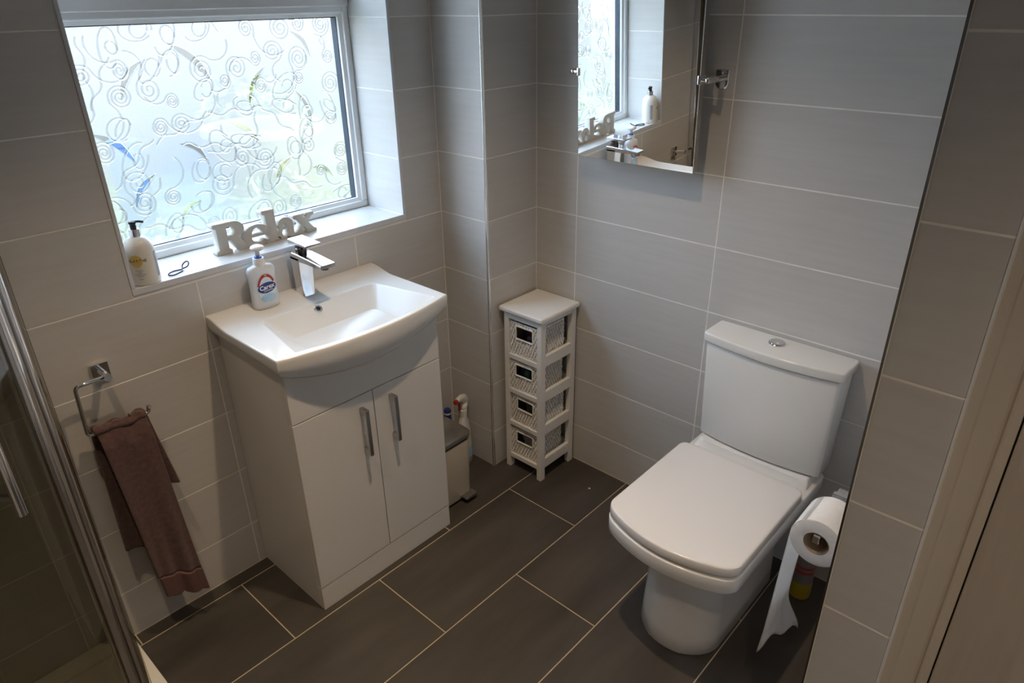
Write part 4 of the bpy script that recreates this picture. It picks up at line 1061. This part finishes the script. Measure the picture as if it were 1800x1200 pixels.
# ------------------------------------------------------------------ shower: tray, quadrant enclosure
QX, QY, QR = -.957, -.25, .55
def qpoly(r, x_in, y_in, n=28):
    o = [(XL+.002, y_in), (QX+r, y_in)]
    for i in range(n+1):
        a = PI/2*i/n; o.append((QX+r*math.cos(a), QY-r*math.sin(a)))
    return o+[(XL+.002, QY-r)]
sh = thing('shower_tray', 'low white quadrant shower tray in the corner', 'shower tray', (-.85, -.4, 0))
b = prism(qpoly(QR, 0, -.002), .0, .034, bev=.004, seg=2, ang=80); obj('tray_body', local(b, sh), M_tray, sh, 40)
b = bmesh.new(); rim = bmesh.new()
po_, pi_ = qpoly(QR, 0, -.002), qpoly(QR-.055, 0, -.06); pi_[0] = (XL+.05, -.06); pi_[-1] = (XL+.05, pi_[-1][1])
loft(rim, [[(x, y, .0345) for x, y in po_], [(x, y, .041) for x, y in po_], [(x, y, .041) for x, y in pi_], [(x, y, .0345) for x, y in pi_]], False, False)
obj('tray_rim', local(rim, sh), M_tray, sh, 40)
b = bmesh.new(); lathe(b, [(.045, .034), (.045, .038), (.038, .040), (.001, .0405)], 28, c=(-.95, -.30, 0)); obj('drain_cover', local(b, sh), M_chrome, sh, True)
en = thing('shower_enclosure', 'curved glass shower enclosure with chrome uprights', 'shower', (-.85, -.4, .041))
GRAD = .507; ZT = 1.92
b = B(-.4575, -.4200, -.028, -.0005, .042, ZT, .003); obj('wall_profile', local(b, en), M_chrome, en)
b = B(-.4470, -.4410, -.27, -.028, .060, ZT-.01, 0); obj('fixed_glass', local(b, en), M_shower, en)
b = bmesh.new(); P0 = []
def post(phi, rx, ry, r):
    a = math.radians(phi); c_ = Vector((QX+GRAD*math.cos(a), QY-GRAD*math.sin(a)))
    k = bmesh.new(); loft(k, [rrect(-rx, rx, -ry, ry, r, z, 6) for z in (.062, ZT-.012)])
    k.transform(Matrix.Translation((c_.x, c_.y, 0)) @ Matrix.Rotation(-a, 4, 'Z')); return k
obj('chrome_post', local(post(23.5, .011, .012, .009), en), M_post, en, 40)
obj('chrome_post', local(post(29.0, .012, .0155, .011), en), M_post, en, 40)
obj('seal_strip', local(post(26.0, .006, .010, .002), en), M_black, en, 40)
def arcw(r0, r1, z0, z1, a0, a1, n=36):
    k = bmesh.new(); rings = []
    for i in range(n+1):
        a = math.radians(a0+(a1-a0)*i/n); c_, s_ = math.cos(a), math.sin(a)
        rings.append([(QX+r0*c_, QY-r0*s_, z0), (QX+r1*c_, QY-r1*s_, z0), (QX+r1*c_, QY-r1*s_, z1), (QX+r0*c_, QY-r0*s_, z1)])
    return loft(k, rings)
obj('curved_glass', local(arcw(GRAD-.003, GRAD+.003, .069, ZT-.035, 2, 22.3), en), M_shower, en, 40)
obj('sliding_door', local(arcw(GRAD-.003, GRAD+.003, .075, ZT-.036, 30.8, 59), en), M_shower, en, 40)
obj('sliding_door', local(arcw(GRAD-.003, GRAD+.003, .075, ZT-.036, 59.4, 88), en), M_shower, en, 40)
obj('bottom_rail', local(arcw(GRAD-.016, GRAD+.016, .0415, .068, 2, 90), en), M_chrome, en, 40)
obj('top_rail', local(arcw(GRAD-.016, GRAD+.016, ZT-.035, ZT, 2, 90), en), M_chrome, en, 40)
b = B(XL+.001, QX, QY-GRAD-.003, QY-GRAD+.003, .060, ZT-.01, 0); obj('fixed_glass', local(b, en), M_shower, en)
b = bmesh.new(); hx, hy = -.595, -.677
tube(b, [(hx, hy, .945), (hx, hy, 1.25)], .0075, 14)
for z in (.975, 1.22): tube(b, [(hx, hy, z), (QX+(hx-QX)*.94, QY+(hy-QY)*.94, z)], .006, 10)
obj('door_handle', local(b, en), M_chrome, en, 40)
b = bmesh.new(); ix, iy = QX+(hx-QX)*.84, QY+(hy-QY)*.84
tube(b, [(ix, iy, .945), (ix, iy, 1.25)], .0075, 14); obj('inner_handle', local(b, en), M_chrome, en, 40)
